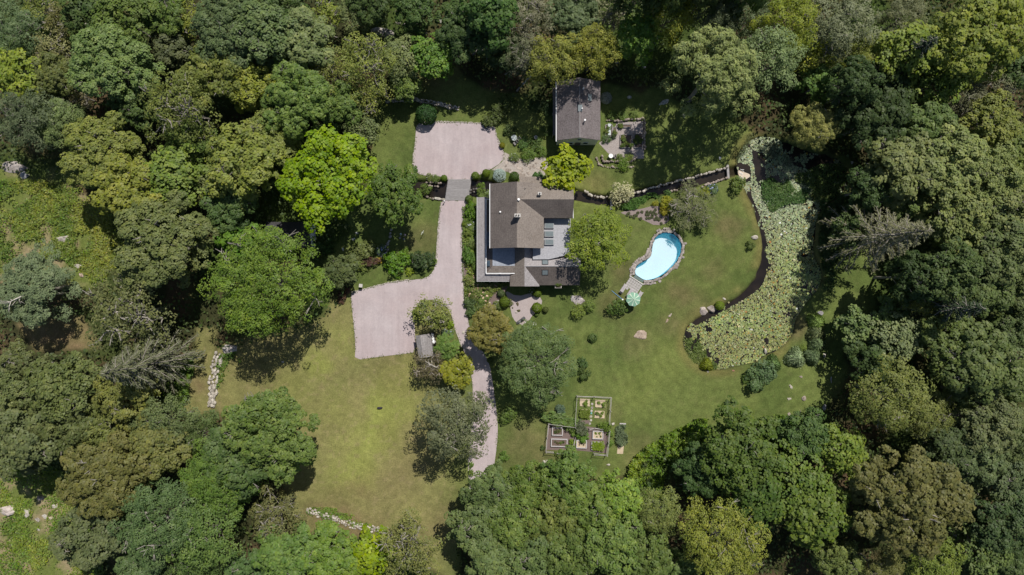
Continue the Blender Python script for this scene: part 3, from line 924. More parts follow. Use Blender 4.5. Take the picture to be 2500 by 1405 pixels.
TALL = {'blue sage rounded evergreen':.7,'broad grey green tree with fine':.75,'dark crown cut by the top edge':2.3,'deep dark tree above':1.0,'very dark tree beside the grey':1.0,'dark broad leaved tree at the top':1.4,'lower grey half bare':1.3,'large fluffy sage pine':1.2,'light sage green tree right':1.35,'green tree in the gap right of the golden':1.5,'yellow green tree at the top edge above the shaded':1.5,'golden yellow green tree behind':1.3,'olive yellow drooping':1.5,'dark blue grey tree at the top':1.6,'lime olive tree at the top':1.3,'dark low tree on the right bank':1.15,'small dark tree on the bank left':1.5,'very dark tree in shade below the sparse':1.5,'leafy green tree right of the big rock':1.0,'dark tree below the sparse spruce':1.4,'dark tree in shade above the upper end':1.5}
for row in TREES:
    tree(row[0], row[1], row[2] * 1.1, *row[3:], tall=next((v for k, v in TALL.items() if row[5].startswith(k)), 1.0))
# trees of the garden itself
GT = 'garden trees near the house'
tree(798,440,122,'maple',LM,'huge bright lime green maple left of the upper court',GT)
tree(966,468,72,'oak',(.046,.078,.018),'dense dark green tree between the lime maple and the bridge',GT,aspect=.75,rot=0)
tree(1386,416,50,'maple',(.120,.155,.010),'yellow lime tree at the back corner of the house',GT)
tree(1460,588,80,'fine',(.104,.142,.022),'feathery yellow green tree at the right side of the house',GT,tall=.8)
tree(1694,506,60,'sparse',(.075,.092,.046),'grey green crab apple tree above the pool lawn',GT,tall=.34)
tree(1310,886,112,'fine',(.058,.088,.034),'large dark green tree below the gravel garden',GT,tall=.7)
tree(1200,812,60,'oak',(.118,.104,.034),'orange brown japanese maple beside the drive',GT,tall=.8)
tree(1052,762,46,'sparse',(.105,.120,.036),'olive tree on the island in the lower court',GT,tall=.7)
tree(1090,846,32,'pine',(.062,.110,.028),'dark green feathery small pine behind the woodshed',GT,tall=.7)
tree(1114,908,42,'oak',(.130,.130,.022),'yellow olive dense small tree at the bend of the drive',GT,tall=.65)
tree(1046,896,42,'sparse',(.088,.074,.052),'brown twiggy bare limbed tree below the woodshed',GT,tall=.7,bark=(.34,.30,.26))
tree(830,662,40,'oak',(.052,.070,.032),'dark olive small tree at the corner of the lower court',GT,tall=.8)

# conifers seen from above, leaning away from the lens: real upright trees, tall
def spruce(base_px, height, spread, color, label, seed, droop=.25, nb=70, dens=34, bare=.15):
    rng = np.random.default_rng(seed)
    p = W(*base_px)
    root = empty('spruce_tree', (p.x, p.y, 0), 0)
    wood = MB()
    wood.tube([(0, 0, -.3), (0, 0, height * .5), (0, 0, height)], [.36, .22, .04], 7)
    P, N, D = [], [], []
    for k in range(nb):
        f = (k + rng.uniform(0, 1)) / nb
        z = height * (.14 + .86 * f)
        a = k * 2.4 + rng.uniform(-.3, .3)
        Lb = spread * (1 - f) ** .75 * rng.uniform(.75, 1.1) + .35
        d = np.array([math.cos(a), math.sin(a), 0])
        t = np.linspace(0, 1, 7)
        pts = np.array([0, 0, z]) + d * (Lb * t)[:, None] + np.array([0, 0, 1]) * (Lb * (.22 * t - (droop + .25) * t * t))[:, None]
        wood.tube([Vector(q) for q in pts], list(np.linspace(.12, .035, 7) * (.6 + .4 * (1 - f))), 4, False)
        m = int(dens * (.3 + Lb / spread))
        u = rng.uniform(bare, 1, m)
        c = np.stack([np.interp(u, t, pts[:, i]) for i in range(3)], 1)
        side = np.cross(d, [0, 0, 1])
        sgn = rng.choice([-1, 1], m)[:, None]
        w = rng.uniform(0, .45, (m, 1)) * (.4 + .6 * np.minimum(1, Lb / 2))
        P.append(c + side * sgn * w - np.array([0, 0, 1]) * w * .4)
        N.append(np.tile([0, 0, 1.0], (m, 1)) + rng.normal(size=(m, 3)) * .35)
        D.append(d * .9 + side * sgn * .7)
    P, N, D = map(np.concatenate, (P, N, D))
    me = leaf_mesh('needles', P, N, rng.uniform(.45, .75, len(P)), .17, NEEDLE, rng, D=D, val=.2)
    link('crown', me, root, color=tuple(c * 1.5 for c in color))
    o = wood.build('trunk', BARK, root, True); o.color = (.31, .28, .24, 1)
    return tag(root, label, 'tree', 'spruces standing above the woods')
spruce((442, 872), 23, 6.0, (.098, .105, .058), 'drooping half bare spruce beside the grass track on the left', 41, .3, 90, 62, .22)
spruce((2050, 592), 26, 6.5, (.110, .112, .060), 'tall sparse grey spruce with bare boughs right of the pond', 42, .2, 95, 46, .2)
spruce((2140, 180), 17, 3.4, (.030, .045, .024), 'slim dark spruce between the dark trees above the pond', 43, .2, 60, 40, .05)
spruce((2210, 745), 20, 4.2, (.036, .052, .028), 'dark spruce deep in the right wood', 44, .2, 70, 44, .05)

# bleached dead limb on the left evergreen, birch leaning at the upper lawn
def dead_limb(px, py, z, tip, label, seed, name, n=7, r0=.12, cat='dead tree', color=(.52, .48, .42)):
    rng = np.random.default_rng(seed)
    a, b = W(px, py, z), W(*tip)
    base = Vector((a.x, a.y, 0))
    m = MB()
    L = (b - a).length
    m.tube([base - Vector((0, 0, .3)), base.lerp(a, .6), a], [r0 * 1.9, r0 * 1.5, r0 * 1.2], 7, False)
    m.tube([a, a.lerp(b, .5) + Vector((0, 0, .2)), b], [r0 * 1.2, r0 * .7, r0 * .2], 6)
    for k in range(n):
        s = a.lerp(b, rng.uniform(.25, .95))
        d = ((b - a).normalized() + Vector(rng.normal(size=3)) * .7).normalized()
        e = s + d * L * rng.uniform(.25, .5)
        m.tube([s, s.lerp(e, .5) + Vector(rng.normal(size=3)) * .12, e], [r0 * .5, r0 * .35, r0 * .12], 5)
        e2 = s.lerp(e, .6) + (d + Vector(rng.normal(size=3)) * .6).normalized() * L * .2
        m.tube([s.lerp(e, .6), e2], [r0 * .3, r0 * .1], 4)
    o = m.build(name, BARK, None, True); o.color = (*color, 1)
    return tag(o, label, cat, None)
dead_limb(66, 718, 10.5, (12, 744, 11.2), 'bleached dead snag rising through the blue sage evergreen', 7, 'dead_snag', 8, .13)
dead_limb(1066, 898, 4.8, (1040, 884, 5.3), 'pale bare crooked snag among the brown twigs below the woodshed', 8, 'dead_snag', 7, .1)
birch_root = empty('birch_tree', (W(1262, 222).x, W(1262, 222).y, 0))
birch = MB()
birch.tube([q - Vector(birch_root.location) for q in (W(1262, 222) - Vector((0, 0, .2)), W(1274, 208, 1.6), W(1296, 186, 5.4))], [.24, .2, .14], 8)
ob = birch.build('trunk', BARK, birch_root, True); ob.color = (.62, .60, .58, 1)
link('crown', PROTO['sparse', 'S'][0][0], birch_root, W(1300, 182, 5.4) - Vector(birch_root.location) - Vector((0, 0, 4.2)), scale=(.7, .7, 1), color=(.08, .10, .03))
tag(birch_root, 'leaning birch with a pale trunk at the edge of the dark top wood', 'tree')
# ------------------------------------------------------------------ buildings
def roofmat(name, a, b, lichen, amt, course=4.4, axis_x=True):
    """weathered shingles: fine courses, streaks and lichen"""
    m, nt, out = newmat(name)
    v = geo_pos(nt)
    f1 = noise(nt, .55, 4, .65, v, .4); f2 = noise(nt, 4.5, 5, .85, v); f3 = noise(nt, 4.6, 3, .8, v)
    w = _n(nt, 'ShaderNodeTexWave', wave_type='BANDS', bands_direction='X' if axis_x else 'Y', wave_profile='SAW')
    w.inputs['Scale'].default_value = course / math.pi / 2 * 1.55; w.inputs['Distortion'].default_value = 1.2; w.inputs['Detail'].default_value = 1
    nt.links.new(v, w.inputs[0])
    c = ramp(nt, f1, [(.3, a), (.7, b)])
    c = mixc(nt, 1.0, c, ramp(nt, f3, [(.3, (.68, .68, .68)), (.7, (1.3, 1.29, 1.27))]), 'MULTIPLY')
    c = mixc(nt, .35, c, mixc(nt, 1.0, c, ramp(nt, w.outputs[0], [(.0, (.7, .7, .7)), (.4, (1.15, 1.15, 1.15))]), 'MULTIPLY'))
    if amt > 0:
        c = mixc(nt, ramp(nt, f2, [(1 - amt - .2, (0, 0, 0)), (1 - amt + .25, (.75, .75, .75))]), c, lichen)
    bsdf(nt, out, c, .9, bumpn(nt, f3, .5, .03), .2)
    return m
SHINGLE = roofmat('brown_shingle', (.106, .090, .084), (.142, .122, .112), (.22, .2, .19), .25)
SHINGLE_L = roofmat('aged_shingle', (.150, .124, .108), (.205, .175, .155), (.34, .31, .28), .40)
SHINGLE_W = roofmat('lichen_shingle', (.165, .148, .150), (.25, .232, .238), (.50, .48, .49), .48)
SHINGLE_B = roofmat('cottage_shingle', (.098, .082, .083), (.142, .122, .124), (.34, .31, .315), .40, axis_x=True)
SHINGLE_D = roofmat('shed_shingle', (.035, .034, .036), (.055, .053, .056), (.12, .12, .12), .25)
MEMBRANE = mottled('flat_roof_membrane', (.31, .31, .335), (.38, .38, .405), None, .25, 4, (1, 1, 1), .75, .1)
MEMBRANE_B = mottled('blue_roof_membrane', (.26, .285, .335), (.32, .345, .395), None, .3, 3, (1, 1, 1), .7, .1)
WALLM = plain('weathered_siding', (.33, .29, .25), .85)
WHITE = plain('white_paint', (.80, .80, .80), .5, var=.04)
GLASS = plain('skylight_glass', (.16, .19, .20), .18, .6, var=.1)
GLASS_D = plain('window_glass', (.05, .075, .10), .1, .7, var=.2)
DARKM = plain('dark_metal', (.035, .035, .04), .5)
SAGEW = plain('sage_wall', (.66, .70, .56), .8, var=.06)
BRICKC = mottled('chimney_mortar', (.42, .39, .34), (.52, .49, .44), None, 2, 12)
CONC = mottled('pale_concrete', (.42, .40, .37), (.55, .53, .5), None, 1, 10)
ZH = Zm(1130, 420, 4.683)
house = empty('house', (1.0, 8.0, 0))
tag(house, 'large brown shingled house with crossing gables and flat grey roofs', 'house')
hs = lambda pts: [Vector(p) - house.location for p in pts]
def hslab(name, pts, th, mat): return MB().slab(hs(pts), th).build(name, mat, house)
def gable_wall(name, x0, x1, y0, y1, ze, zr, along, mat, parent, org, z0=-.2):
    """pentagonal prism, ridge along 'x' or 'y'"""
    if along == 'y':
        xm = (x0 + x1) / 2; prof = [(x0, z0), (x1, z0), (x1, ze), (xm, zr), (x0, ze)]
        v = [Vector((x, y, z)) - org for y in (y0, y1) for x, z in prof]
    else:
        ym = (y0 + y1) / 2; prof = [(y0, z0), (y1, z0), (y1, ze), (ym, zr), (y0, ze)]
        v = [Vector((x, y, z)) - org for x in (x0, x1) for y, z in prof]
    f = [[0, 1, 2, 3, 4], [9, 8, 7, 6, 5]] + [[i, (i + 1) % 5, (i + 1) % 5 + 5, i + 5] for i in range(5)]
    b = MB(); b.v, b.f = v, f
    return b.build(name, mat, parent)
HO = Vector(house.location)
# main block
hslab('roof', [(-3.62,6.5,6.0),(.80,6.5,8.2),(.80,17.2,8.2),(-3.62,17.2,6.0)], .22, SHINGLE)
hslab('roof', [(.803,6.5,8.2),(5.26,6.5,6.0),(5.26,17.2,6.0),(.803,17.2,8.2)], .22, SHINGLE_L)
gable_wall('wall', -3.3, 4.95, 6.9, 16.8, 5.85, 7.85, 'y', WALLM, house, HO)
# rear wing
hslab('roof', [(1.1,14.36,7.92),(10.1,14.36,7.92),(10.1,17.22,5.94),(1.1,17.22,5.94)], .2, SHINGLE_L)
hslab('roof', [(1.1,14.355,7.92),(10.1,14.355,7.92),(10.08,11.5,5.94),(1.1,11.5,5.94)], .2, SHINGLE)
gable_wall('wall', 4.0, 9.8, 11.85, 16.85, 5.8, 7.5, 'x', WALLM, house, HO)
hslab('porch_roof', [(1.28,17.0,3.4),(5.1,17.0,3.4),(5.1,18.9,2.75),(1.28,18.9,2.75)], .18, SHINGLE_L)
b = MB()
for x in (1.5, 4.9): b.box(Vector((x, 18.6, 1.3)) - HO, (.16, .16, 2.7))
b.build('porch_posts', WALLM, house)
MB().box(Vector((10.14, 12.3, 5.9)) - HO, (.08, 1.7, .3)).build('fascia', WHITE, house)
MB().box(Vector((-3.68, 11.85, 5.92)) - HO, (.10, 10.7, .16)).build('gutter', WHITE, house)
# flat grey roof on the right
FR = [ZH(x, y, 4.3) for x, y in ((800,868),(800,1002),(985,1000),(1140,964),(1225,930),(1232,535),(925,535))]
hslab('flat_roof', FR, .25, MEMBRANE)
FW = [ZH(x, y, 4.0) for x, y in ((830,880),(830,985),(985,985),(1130,950),(1205,920),(1215,545),(940,545))]
hslab('wall', FW, 4.2, WALLM)
for y0 in (580, 676, 770):
    c = ZH(988, y0 + 33, 4.55) - HO
    s = empty('skylight'); s.parent = house; s.location = c
    MB().box((0, 0, -.1), (1.56, .98, .42)).build('frame', plain('skylight_frame', (.30, .31, .32), .5), s)
    MB().box((0, 0, .12), (1.34, .78, .05)).build('pane', GLASS, s)
# left deck and skirt roofs
hslab('flat_roof', [(-3.28,3.67,3.6),(.46,3.67,3.6),(.46,6.75,3.6),(-3.28,6.75,3.6)], .2, MEMBRANE_B)
hslab('wall', [(-3.9,2.9,3.0),(1.0,2.9,3.0),(1.0,6.95,3.0),(-3.9,6.95,3.0)], 3.2, WALLM)
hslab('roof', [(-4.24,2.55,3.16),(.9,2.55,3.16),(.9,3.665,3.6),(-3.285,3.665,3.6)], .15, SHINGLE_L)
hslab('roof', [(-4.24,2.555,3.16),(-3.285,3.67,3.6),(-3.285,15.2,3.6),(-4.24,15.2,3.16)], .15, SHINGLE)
hslab('skirt_roof', [(-5.93,1.09,2.5),(-4.27,2.5,3.08),(-4.27,15.4,3.08),(-5.93,15.4,2.5)], .16, SHINGLE_W)
hslab('skirt_roof', [(-5.925,1.085,2.5),(-.36,1.085,2.5),(-.36,2.5,3.08),(-4.265,2.495,3.08)], .16, SHINGLE_W)
b = MB()
for y in np.linspace(1.4, 15.1, 7): b.box(Vector((-5.7, y, 1.15)) - HO, (.14, .14, 2.6))
for x in (-3.9, -2.1): b.box(Vector((x, 1.35, 1.15)) - HO, (.14, .14, 2.6))
b.build('porch_posts', WHITE, house)
b = MB()
b.tube(hs([(-4.40,2.38,3.42),(-4.40,15.0,3.42)]), .085, 8).tube(hs([(-4.40,2.38,3.42),(.95,2.38,3.42)]), .085, 8).tube(hs([(-4.40,14.95,3.42),(-3.5,14.95,3.42)]), .06, 8)
for y in np.linspace(4.2, 14.6, 6): b.box(Vector((-4.40, y, 3.36)) - HO, (.2, .3, .2))
b.box(Vector((-1.95, 2.38, 3.36)) - HO, (.3, .2, .2))
b.build('white_rail', WHITE, house)
hslab('fascia', [(-6.0,1.02,2.44),(-.36,1.02,2.44),(-.36,1.082,2.44),(-5.935,1.082,2.44),(-5.935,15.45,2.44),(-6.0,15.45,2.44)], .14, WHITE)
for y0, y1 in ((690,770),(774,850),(1015,1080)):
    a_, c_ = ZH(277, y0, 3.5), ZH(309, y1, 3.5)
    MB().box((a_ + c_) / 2 - HO + Vector((0, 0, .02)), (abs(c_.x - a_.x), abs(c_.y - a_.y), .16)).build('skylight', GLASS_D, house)
# front gable and right wing
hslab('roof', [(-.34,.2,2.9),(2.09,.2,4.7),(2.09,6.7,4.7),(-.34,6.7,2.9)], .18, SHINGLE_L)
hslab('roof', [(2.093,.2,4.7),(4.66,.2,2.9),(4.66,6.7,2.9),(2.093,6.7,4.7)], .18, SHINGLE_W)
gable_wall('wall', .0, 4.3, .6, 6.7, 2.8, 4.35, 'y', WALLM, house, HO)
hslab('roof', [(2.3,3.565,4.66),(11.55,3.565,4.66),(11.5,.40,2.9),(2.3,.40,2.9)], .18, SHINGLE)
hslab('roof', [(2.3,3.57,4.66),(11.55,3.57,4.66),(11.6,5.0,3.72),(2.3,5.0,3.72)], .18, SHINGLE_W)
gable_wall('wall', 4.0, 11.1, .75, 6.0, 2.75, 4.2, 'x', WALLM, house, HO)
ridge_cap = MB().tube(hs([(2.3,3.567,4.68),(11.5,3.567,4.68)]), .06, 6).build('ridge_cap', plain('ridge_lead', (.34, .33, .34), .7), house)
for zc_, yc, tilt in ((4.24, 4.22, -33), (4.08, 2.55, 29)):
    s = empty('skylight'); s.parent = house
    xx = ZH(940, 1080, 4.2).x
    s.location = Vector((xx, yc, zc_)) - HO; s.rotation_euler = (math.radians(tilt), 0, 0)
    MB().box((0, 0, 0), (1.08, 1.0, .16)).build('frame', DARKM, s)
    MB().box((0, 0, .06), (.88, .8, .08)).build('pane', GLASS, s)
# chimneys, vents
def chimney(c0, c1, ztop, zbase, mat, flues):
    a_, c_ = ZH(*c0, ztop), ZH(*c1, ztop)
    cc = (a_ + c_) / 2; sx, sy = abs(c_.x - a_.x), abs(c_.y - a_.y)
    ch = empty('chimney'); ch.parent = house; ch.location = Vector((cc.x, cc.y, zbase)) - HO
    h = ztop - zbase
    MB().box((0, 0, h / 2), (sx * .86, sy * .86, h)).build('stack', mat, ch)
    MB().box((0, 0, h + .05), (sx, sy, .12)).build('cap', CONC, ch)
    for k in range(flues): MB().lathe(((k - (flues - 1) / 2) * .4, 0, h + .1), [(.11, 0), (.11, .25), (.08, .25), (.08, .1)], 10).build('flue', DARKM, ch)
chimney((590, 478), (660, 518), 9.5, 7.2, BRICKC, 2)
chimney((858, 232), (900, 266), 8.2, 6.2, BRICKC, 1)
b = MB().lathe(ZH(638, 316, 8.3) - HO - Vector((0, 0, .5)), [(.12, 0), (.12, .6), (.2, .62), (.2, .7)], 10); b.build('vent_pipe', WHITE, house)
b = MB().lathe(ZH(428, 458, 6.9) - HO - Vector((0, 0, .4)), [(.07, 0), (.07, .5), (.14, .5), (.14, .58)], 10); b.build('vent_pipe', WHITE, house)
b = MB().lathe(ZH(713, 188, 7.9) - HO - Vector((0, 0, .7)), [(.06, 0), (.06, .7), (.05, .7)], 10); b.build('vent_pipe', DARKM, house)
# stone planter box on the front wall and its plants
pb = W(1363, 696, 2.7)
pl = empty('planter_box', (pb.x, pb.y - .25, 0)); tag(pl, 'pale tall stone planter with trailing plants against the front wall', 'planter')
MB().box((0, 0, 1.3), (1.1, .6, 2.75)).build('stack', BRICKC, pl)
MB().box((0, 0, 2.72), (.9, .42, .08)).build('soil', plain('soil', (.05, .035, .025), .95), pl)
link('plants', SHRUB['loose'][0], pl, (0, .3, 2.68), scale=(.62, .3, .4), color=(.11, .16, .03))

# ---- sage green cottage at the top
cot = empty('cottage', (11.15, 29.6, 0)); CO = Vector(cot.location)
tag(cot, 'pale sage green cottage with a mossy brown gable roof behind the house', 'cottage')
cs = lambda pts: [Vector(p) - CO for p in pts]
MB().slab(cs([(7.50,24.70,4.55),(11.15,24.70,6.62),(11.15,34.6,6.62),(7.50,34.6,4.55)]), .18).build('roof', SHINGLE_B, cot)
MB().slab(cs([(11.153,24.70,6.62),(14.82,24.70,4.55),(14.82,34.6,4.55),(11.153,34.6,6.62)]), .18).build('roof', SHINGLE_B, cot)
gable_wall('wall', 7.75, 14.55, 24.85, 34.3, 4.45, 6.36, 'y', SAGEW, cot, CO)
MB().tube(cs([(11.15,24.70,6.64),(11.15,34.6,6.64)]), .07, 6).build('ridge_cap', plain('ridge_grey', (.30, .28, .28), .8), cot)
MB().tube(cs([(7.42,24.5,4.45),(7.42,34.6,4.45)]), .08, 6).build('gutter', WHITE, cot)
MB().slab(cs([(6.95,25.9,2.9),(7.75,25.9,3.2),(7.75,34.0,3.2),(6.95,34.0,2.9)]), .1).build('lean_to_roof', SHINGLE_B, cot)
b = MB()
for y in (26.2, 30, 33.7): b.box(Vector((7.05, y, 1.4)) - CO, (.12, .12, 2.9))
b.build('lean_to_posts', WALLM, cot)
ZC = Zm(1300, 170, 4.683)
def gwin(name, zx, w, h, z, mat):
    s = empty(name); s.parent = cot
    k = W(1300 + zx / 4.683, 0, z).x
    s.location = Vector((k, 24.83, z)) - CO
    MB().box((0, 0, 0), (w, .1, h)).build('frame', WHITE, s)
    MB().box((0, -.045, 0), (w - .16, .06, h - .16)).build('pane', mat, s)
gwin('window', 432, .95, 1.25, 1.75, GLASS_D); gwin('window', 605, .95, 1.25, 1.75, GLASS_D); gwin('window', 538, .8, .9, 4.6, GLASS_D)
dr = empty('door'); dr.parent = cot; dr.location = Vector((W(1300 + 515 / 4.683, 0, 1).x, 24.82, 1.0)) - CO
MB().box((0, 0, 0), (.95, .1, 2.1)).build('panel', plain('door_paint', (.12, .11, .10), .6), dr)
MB().lathe((.36, -.09, 0), [(.04, -.04), (.05, 0), (.04, .04)], 8).build('handle', DARKM, dr)
for zx, zy, tilt in ((655, 318, 29), (540, 455, 0)):
    q = ZC(zx, zy, 5.9)
    sl = MB().box((0, 0, 0), (.7, 1.1, .14)).build('skylight', GLASS, cot); sl.location = Vector((q.x, q.y, 6.62 - abs(q.x - 11.15) * .567 + .06)) - CO; sl.rotation_euler = (0, math.radians(tilt), 0)
for zx, zy, r in ((597, 588, .16), (580, 225, .13), (565, 455, .1)):
    q = ZC(zx, zy, 6.5)
    MB().lathe(Vector((q.x, q.y, 6.0)) - CO, [(r * .6, 0), (r * .6, 1.0), (r, 1.0), (r, 1.15)], 10).build('vent_pipe', WHITE, cot)

# ---- white gabled cottage half hidden under the lime maple
hid = empty('small_cottage', (-37.5, 9.0, 0)); HI = Vector(hid.location)
tag(hid, 'dark roofed white gabled cottage half hidden below the lime maple', 'cottage')
his = lambda pts: [Vector(p) - HI for p in pts]
x0, x1, ya, yb = -41.8, -34.0, 7.0, 10.9
MB().slab(his([(x0,(ya+yb)/2,4.6),(x1,(ya+yb)/2,4.6),(x1,ya-.25,3.0),(x0,ya-.25,3.0)]), .16).build('roof', SHINGLE_D, hid)
MB().slab(his([(x0,(ya+yb)/2+.004,4.6),(x1,(ya+yb)/2+.004,4.6),(x1,yb+.25,3.0),(x0,yb+.25,3.0)]), .16).build('roof', SHINGLE_D, hid)
gable_wall('wall', x0 + .25, x1 - .2, ya, yb, 3.0, 4.35, 'x', plain('white_siding', (.82, .82, .82), .7), hid, HI)
for yy, zz, w, h in ((9.9, 1.7, .9, 1.2), (8.0, 1.7, .7, 1.2)):
    s = empty('window'); s.parent = hid; s.location = Vector((x1 - .18, yy, zz)) - HI
    MB().box((0, 0, 0), (.08, w, h)).build('frame', WHITE, s); MB().box((.045, 0, 0), (.05, w - .16, h - .16)).build('pane', GLASS_D, s)

# ---- woodshed with bin enclosure on the court
ZS = Zm(980, 660, 4.683)
WOODG = mottled('grey_wood', (.20, .185, .18), (.30, .28, .275), None, 1.2, 9, (1, .25, 1), .9, .4)
sc_ = ZS(280, 860, 1.2)
shed = empty('woodshed', (sc_.x, sc_.y, 0), math.radians(8)); tag(shed, 'small grey shingled woodshed on the edge of the lower court', 'shed')
MB().box((0, 0, 1.0), (2.3, 3.6, 2.1)).build('wall', WOODG, shed)
SHG = roofmat('grey_shingle', (.19, .175, .175), (.27, .255, .255), (.36, .35, .36), .3)
MB().slab([(-.55,-1.95,2.75),(-.55,1.95,2.75),(-1.4,1.95,2.2),(-1.4,-1.95,2.2)], .1).build('roof', SHG, shed)
MB().slab([(-.54,-1.95,2.75),(-.54,.55,2.75),(1.15,.55,2.15),(1.15,-1.95,2.15)], .1).build('roof', SHG, shed)
MB().slab([(-.54,.56,2.76),(-.54,1.95,2.76),(1.0,1.95,2.16),(1.0,.56,2.16)], .1).build('roof', SHG, shed)
en = empty('bin_enclosure', (ZS(360, 778).x, ZS(360, 778).y, 0), math.radians(8)); tag(en, 'dark wooden open topped bin enclosure beside the woodshed', 'enclosure')
for dx, dy, sx, sy in ((-.42,0,.06,2.1),(.42,0,.06,2.1),(0,1.03,.78,.06),(0,-1.03,.78,.06)):
    MB().box((dx, dy, .55), (sx, sy, 1.1)).build('side_panel', plain('dark_board', (.07, .06, .05), .85), en)
for k, (zx, zy) in enumerate(((352, 740), (362, 782), (372, 820))):
    q = ZS(zx, zy, .9); rb = empty('bin', (q.x, q.y, 0)); tag(rb, ('upper', 'middle', 'lower')[k] + ' of the three round white bins beside the woodshed', 'bin', 'white bins in the enclosure')
    MB().lathe((0, 0, .02), [(.24, 0), (.28, .8)], 18).build('body', WHITE, rb); MB().lathe((0, 0, .82), [(.31, 0), (.31, .05), (.2, .12), (.05, .14)], 18).build('lid', WHITE, rb)

# ---- plank bridge
PLANK = mottled('plank', (.25, .235, .235), (.35, .335, .335), None, .9, 7, (.3, 2.0, 1), .9, .3)
bc = W(1117, 464)
br = empty('plank_bridge', (bc.x, bc.y, 0)); tag(br, 'grey plank bridge joining the upper court to the drive', 'bridge')
pm = {}
L0, L1, R0, R1 = W(1095, 438), W(1087, 490), W(1149, 438), W(1143, 490)
n = 24
rr = random.Random(4)
for k in range(n):
    f = (k + .5) / n
    l, r = L0.lerp(L1, f), R0.lerp(R1, f)
    c = (l + r) / 2 - Vector(br.location)
    wd = (L0.y - L1.y) / n
    if k == 0: o = MB().box((0, 0, 0), (1, 1, 1)).build('plank', PLANK, br); pm[0] = o.data
    else: o = link('plank', pm[0], br)
    o.location = c + Vector((rr.uniform(-.03, .03), 0, .08 + rr.uniform(-.008, .012))); o.scale = ((r - l).length + rr.uniform(0, .06), wd - .035, .07)
    if k == 3: o.scale.z = .13
for s, (a_, b_) in enumerate(((L0, L1), (R0, R1))):
    MB().tube([a_ - Vector(br.location) + Vector((0, 0, -.15)), b_ - Vector(br.location) + Vector((0, 0, -.15))], .13, 6).build('beam', PLANK, br)
b = MB(); b.box((0, 0, -.2), (3.4, .18, .2)); b.build('crossbeam', PLANK, br)
# ------------------------------------------------------------------ stones
def stone_meshes():
    out = []
    for k in range(6):
        rng = np.random.default_rng(700 + k)
        bm = bmesh.new(); bmesh.ops.create_icosphere(bm, subdivisions=1, radius=.5)
        for v in bm.verts:
            v.co *= 1 + rng.uniform(-.16, .16)
            v.co.x = max(-.44, min(.44, v.co.x * 1.1)); v.co.y = max(-.42, min(.42, v.co.y * 1.1)); v.co.z = max(-.4, min(.36, v.co.z))
        me = bpy.data.meshes.new('stone'); bm.to_mesh(me); bm.free(); me.materials.append(STONE); out.append(me)
    return out
STONES = stone_meshes()
def big_rock(k):
    rng = np.random.default_rng(740 + k)
    bm = bmesh.new(); bmesh.ops.create_icosphere(bm, subdivisions=4, radius=.5)
    q = [(Vector(rng.normal(size=3)).normalized(), rng.uniform(.24, .42)) for _ in range(18)]
    ph = rng.uniform(0, 6, 6)
    for v in bm.verts:
        for d, lim in q:
            t = v.co.dot(d)
            if t > lim: v.co -= d * (t - lim) * .85
        c = v.co
        v.co *= 1 + .05 * math.sin(c.x * 13 + ph[0]) * math.sin(c.y * 11 + ph[1]) + .03 * math.sin(c.x * 27 + ph[2] + c.z * 20) * math.sin(c.y * 31 + ph[3])
    me = bpy.data.meshes.new('rock'); bm.to_mesh(me); bm.free(); me.materials.append(STONE)
    return me
ROCKS = [big_rock(k) for k in range(4)]
rs = random.Random(77)
GRANITE, WARM, PALE = (.33, .31, .29), (.33, .285, .255), (.46, .43, .39)
def stone_run(root, pts_px, size, rows=1, color=GRANITE, jitter=.25, hgt=.45, step=.9, name='stone', join=False):
    """stones laid along a line, as children of root (or as points for a joined mesh)"""
    pts = [W(x, y) for x, y in pts_px]
    out = []
    for a, b in zip(pts, pts[1:]):
        n = max(1, int((b - a).length / (size * step)))
        d = (b - a).normalized(); nrm = Vector((-d.y, d.x, 0))
        for k in range(n):
            for r in range(rows):
                s = size * rs.uniform(.7, 1.25)
                p = a.lerp(b, (k + .5 + rs.uniform(-.2, .2)) / n) + nrm * ((r - (rows - 1) / 2) * size * .8 + rs.uniform(-1, 1) * jitter * size)
                out.append((p, s, math.atan2(d.y, d.x) + rs.uniform(-.5, .5)))
    if join:
        b = MB()
        for p, s, rz in out:
            me = rs.choice(STONES); o0 = len(b.v)
            M = Matrix.Rotation(rz, 3, 'Z')
            b.v += [p - Vector(root.location) + M @ Vector((v.co.x * s * 1.1, v.co.y * s * .85, v.co.z * s * hgt * 2 + s * hgt * .5)) for v in me.vertices]
            b.f += [[o0 + i for i in f.vertices] for f in me.polygons]
        o = b.build(name, STONE, root); o.color = (*color, 1); o['kind'] = 'stuff'
        return
    for p, s, rz in out:
        j = rs.uniform(.72, 1.2)
        o = link(name, rs.choice(STONES), root, p - Vector(root.location) + Vector((0, 0, s * hgt * .55)), (rs.uniform(-.15, .15), rs.uniform(-.15, .15), rz), (s * 1.15, s * .9, s * hgt * 2), tuple(c * j for c in color))
def wall_thing(name, label, lines, size, rows=1, color=GRANITE, cat='stone wall', **k):
    p = W(*lines[0][0]); root = empty(name, (p.x, p.y, 0)); tag(root, label, cat)
    for l in lines: stone_run(root, l, size, rows, color, **k)
    return root
wall_thing('stone_wall', 'broad tumbled boulder wall between the grass track and the left field', [[(538,862),(526,895),(521,930),(521,965),(517,994)]], .62, 3, PALE, hgt=.6, jitter=.4, step=.7)
wall_thing('stone_wall', 'tumbled pale stone wall crossing the bottom of the left field', [[(748,1246),(782,1256),(822,1268),(860,1282),(900,1290),(936,1296)]], .42, 3, PALE, hgt=.5, jitter=.45)
wall_thing('stone_wall', 'long pale stone wall along the stream to the pond', [[(1424,466),(1442,476),(1462,482),(1484,482)],[(1546,474),(1580,464),(1616,452),(1650,445),(1682,437),(1714,427),(1746,418),(1776,408)]], .5, 1, PALE, hgt=.7, step=.85)
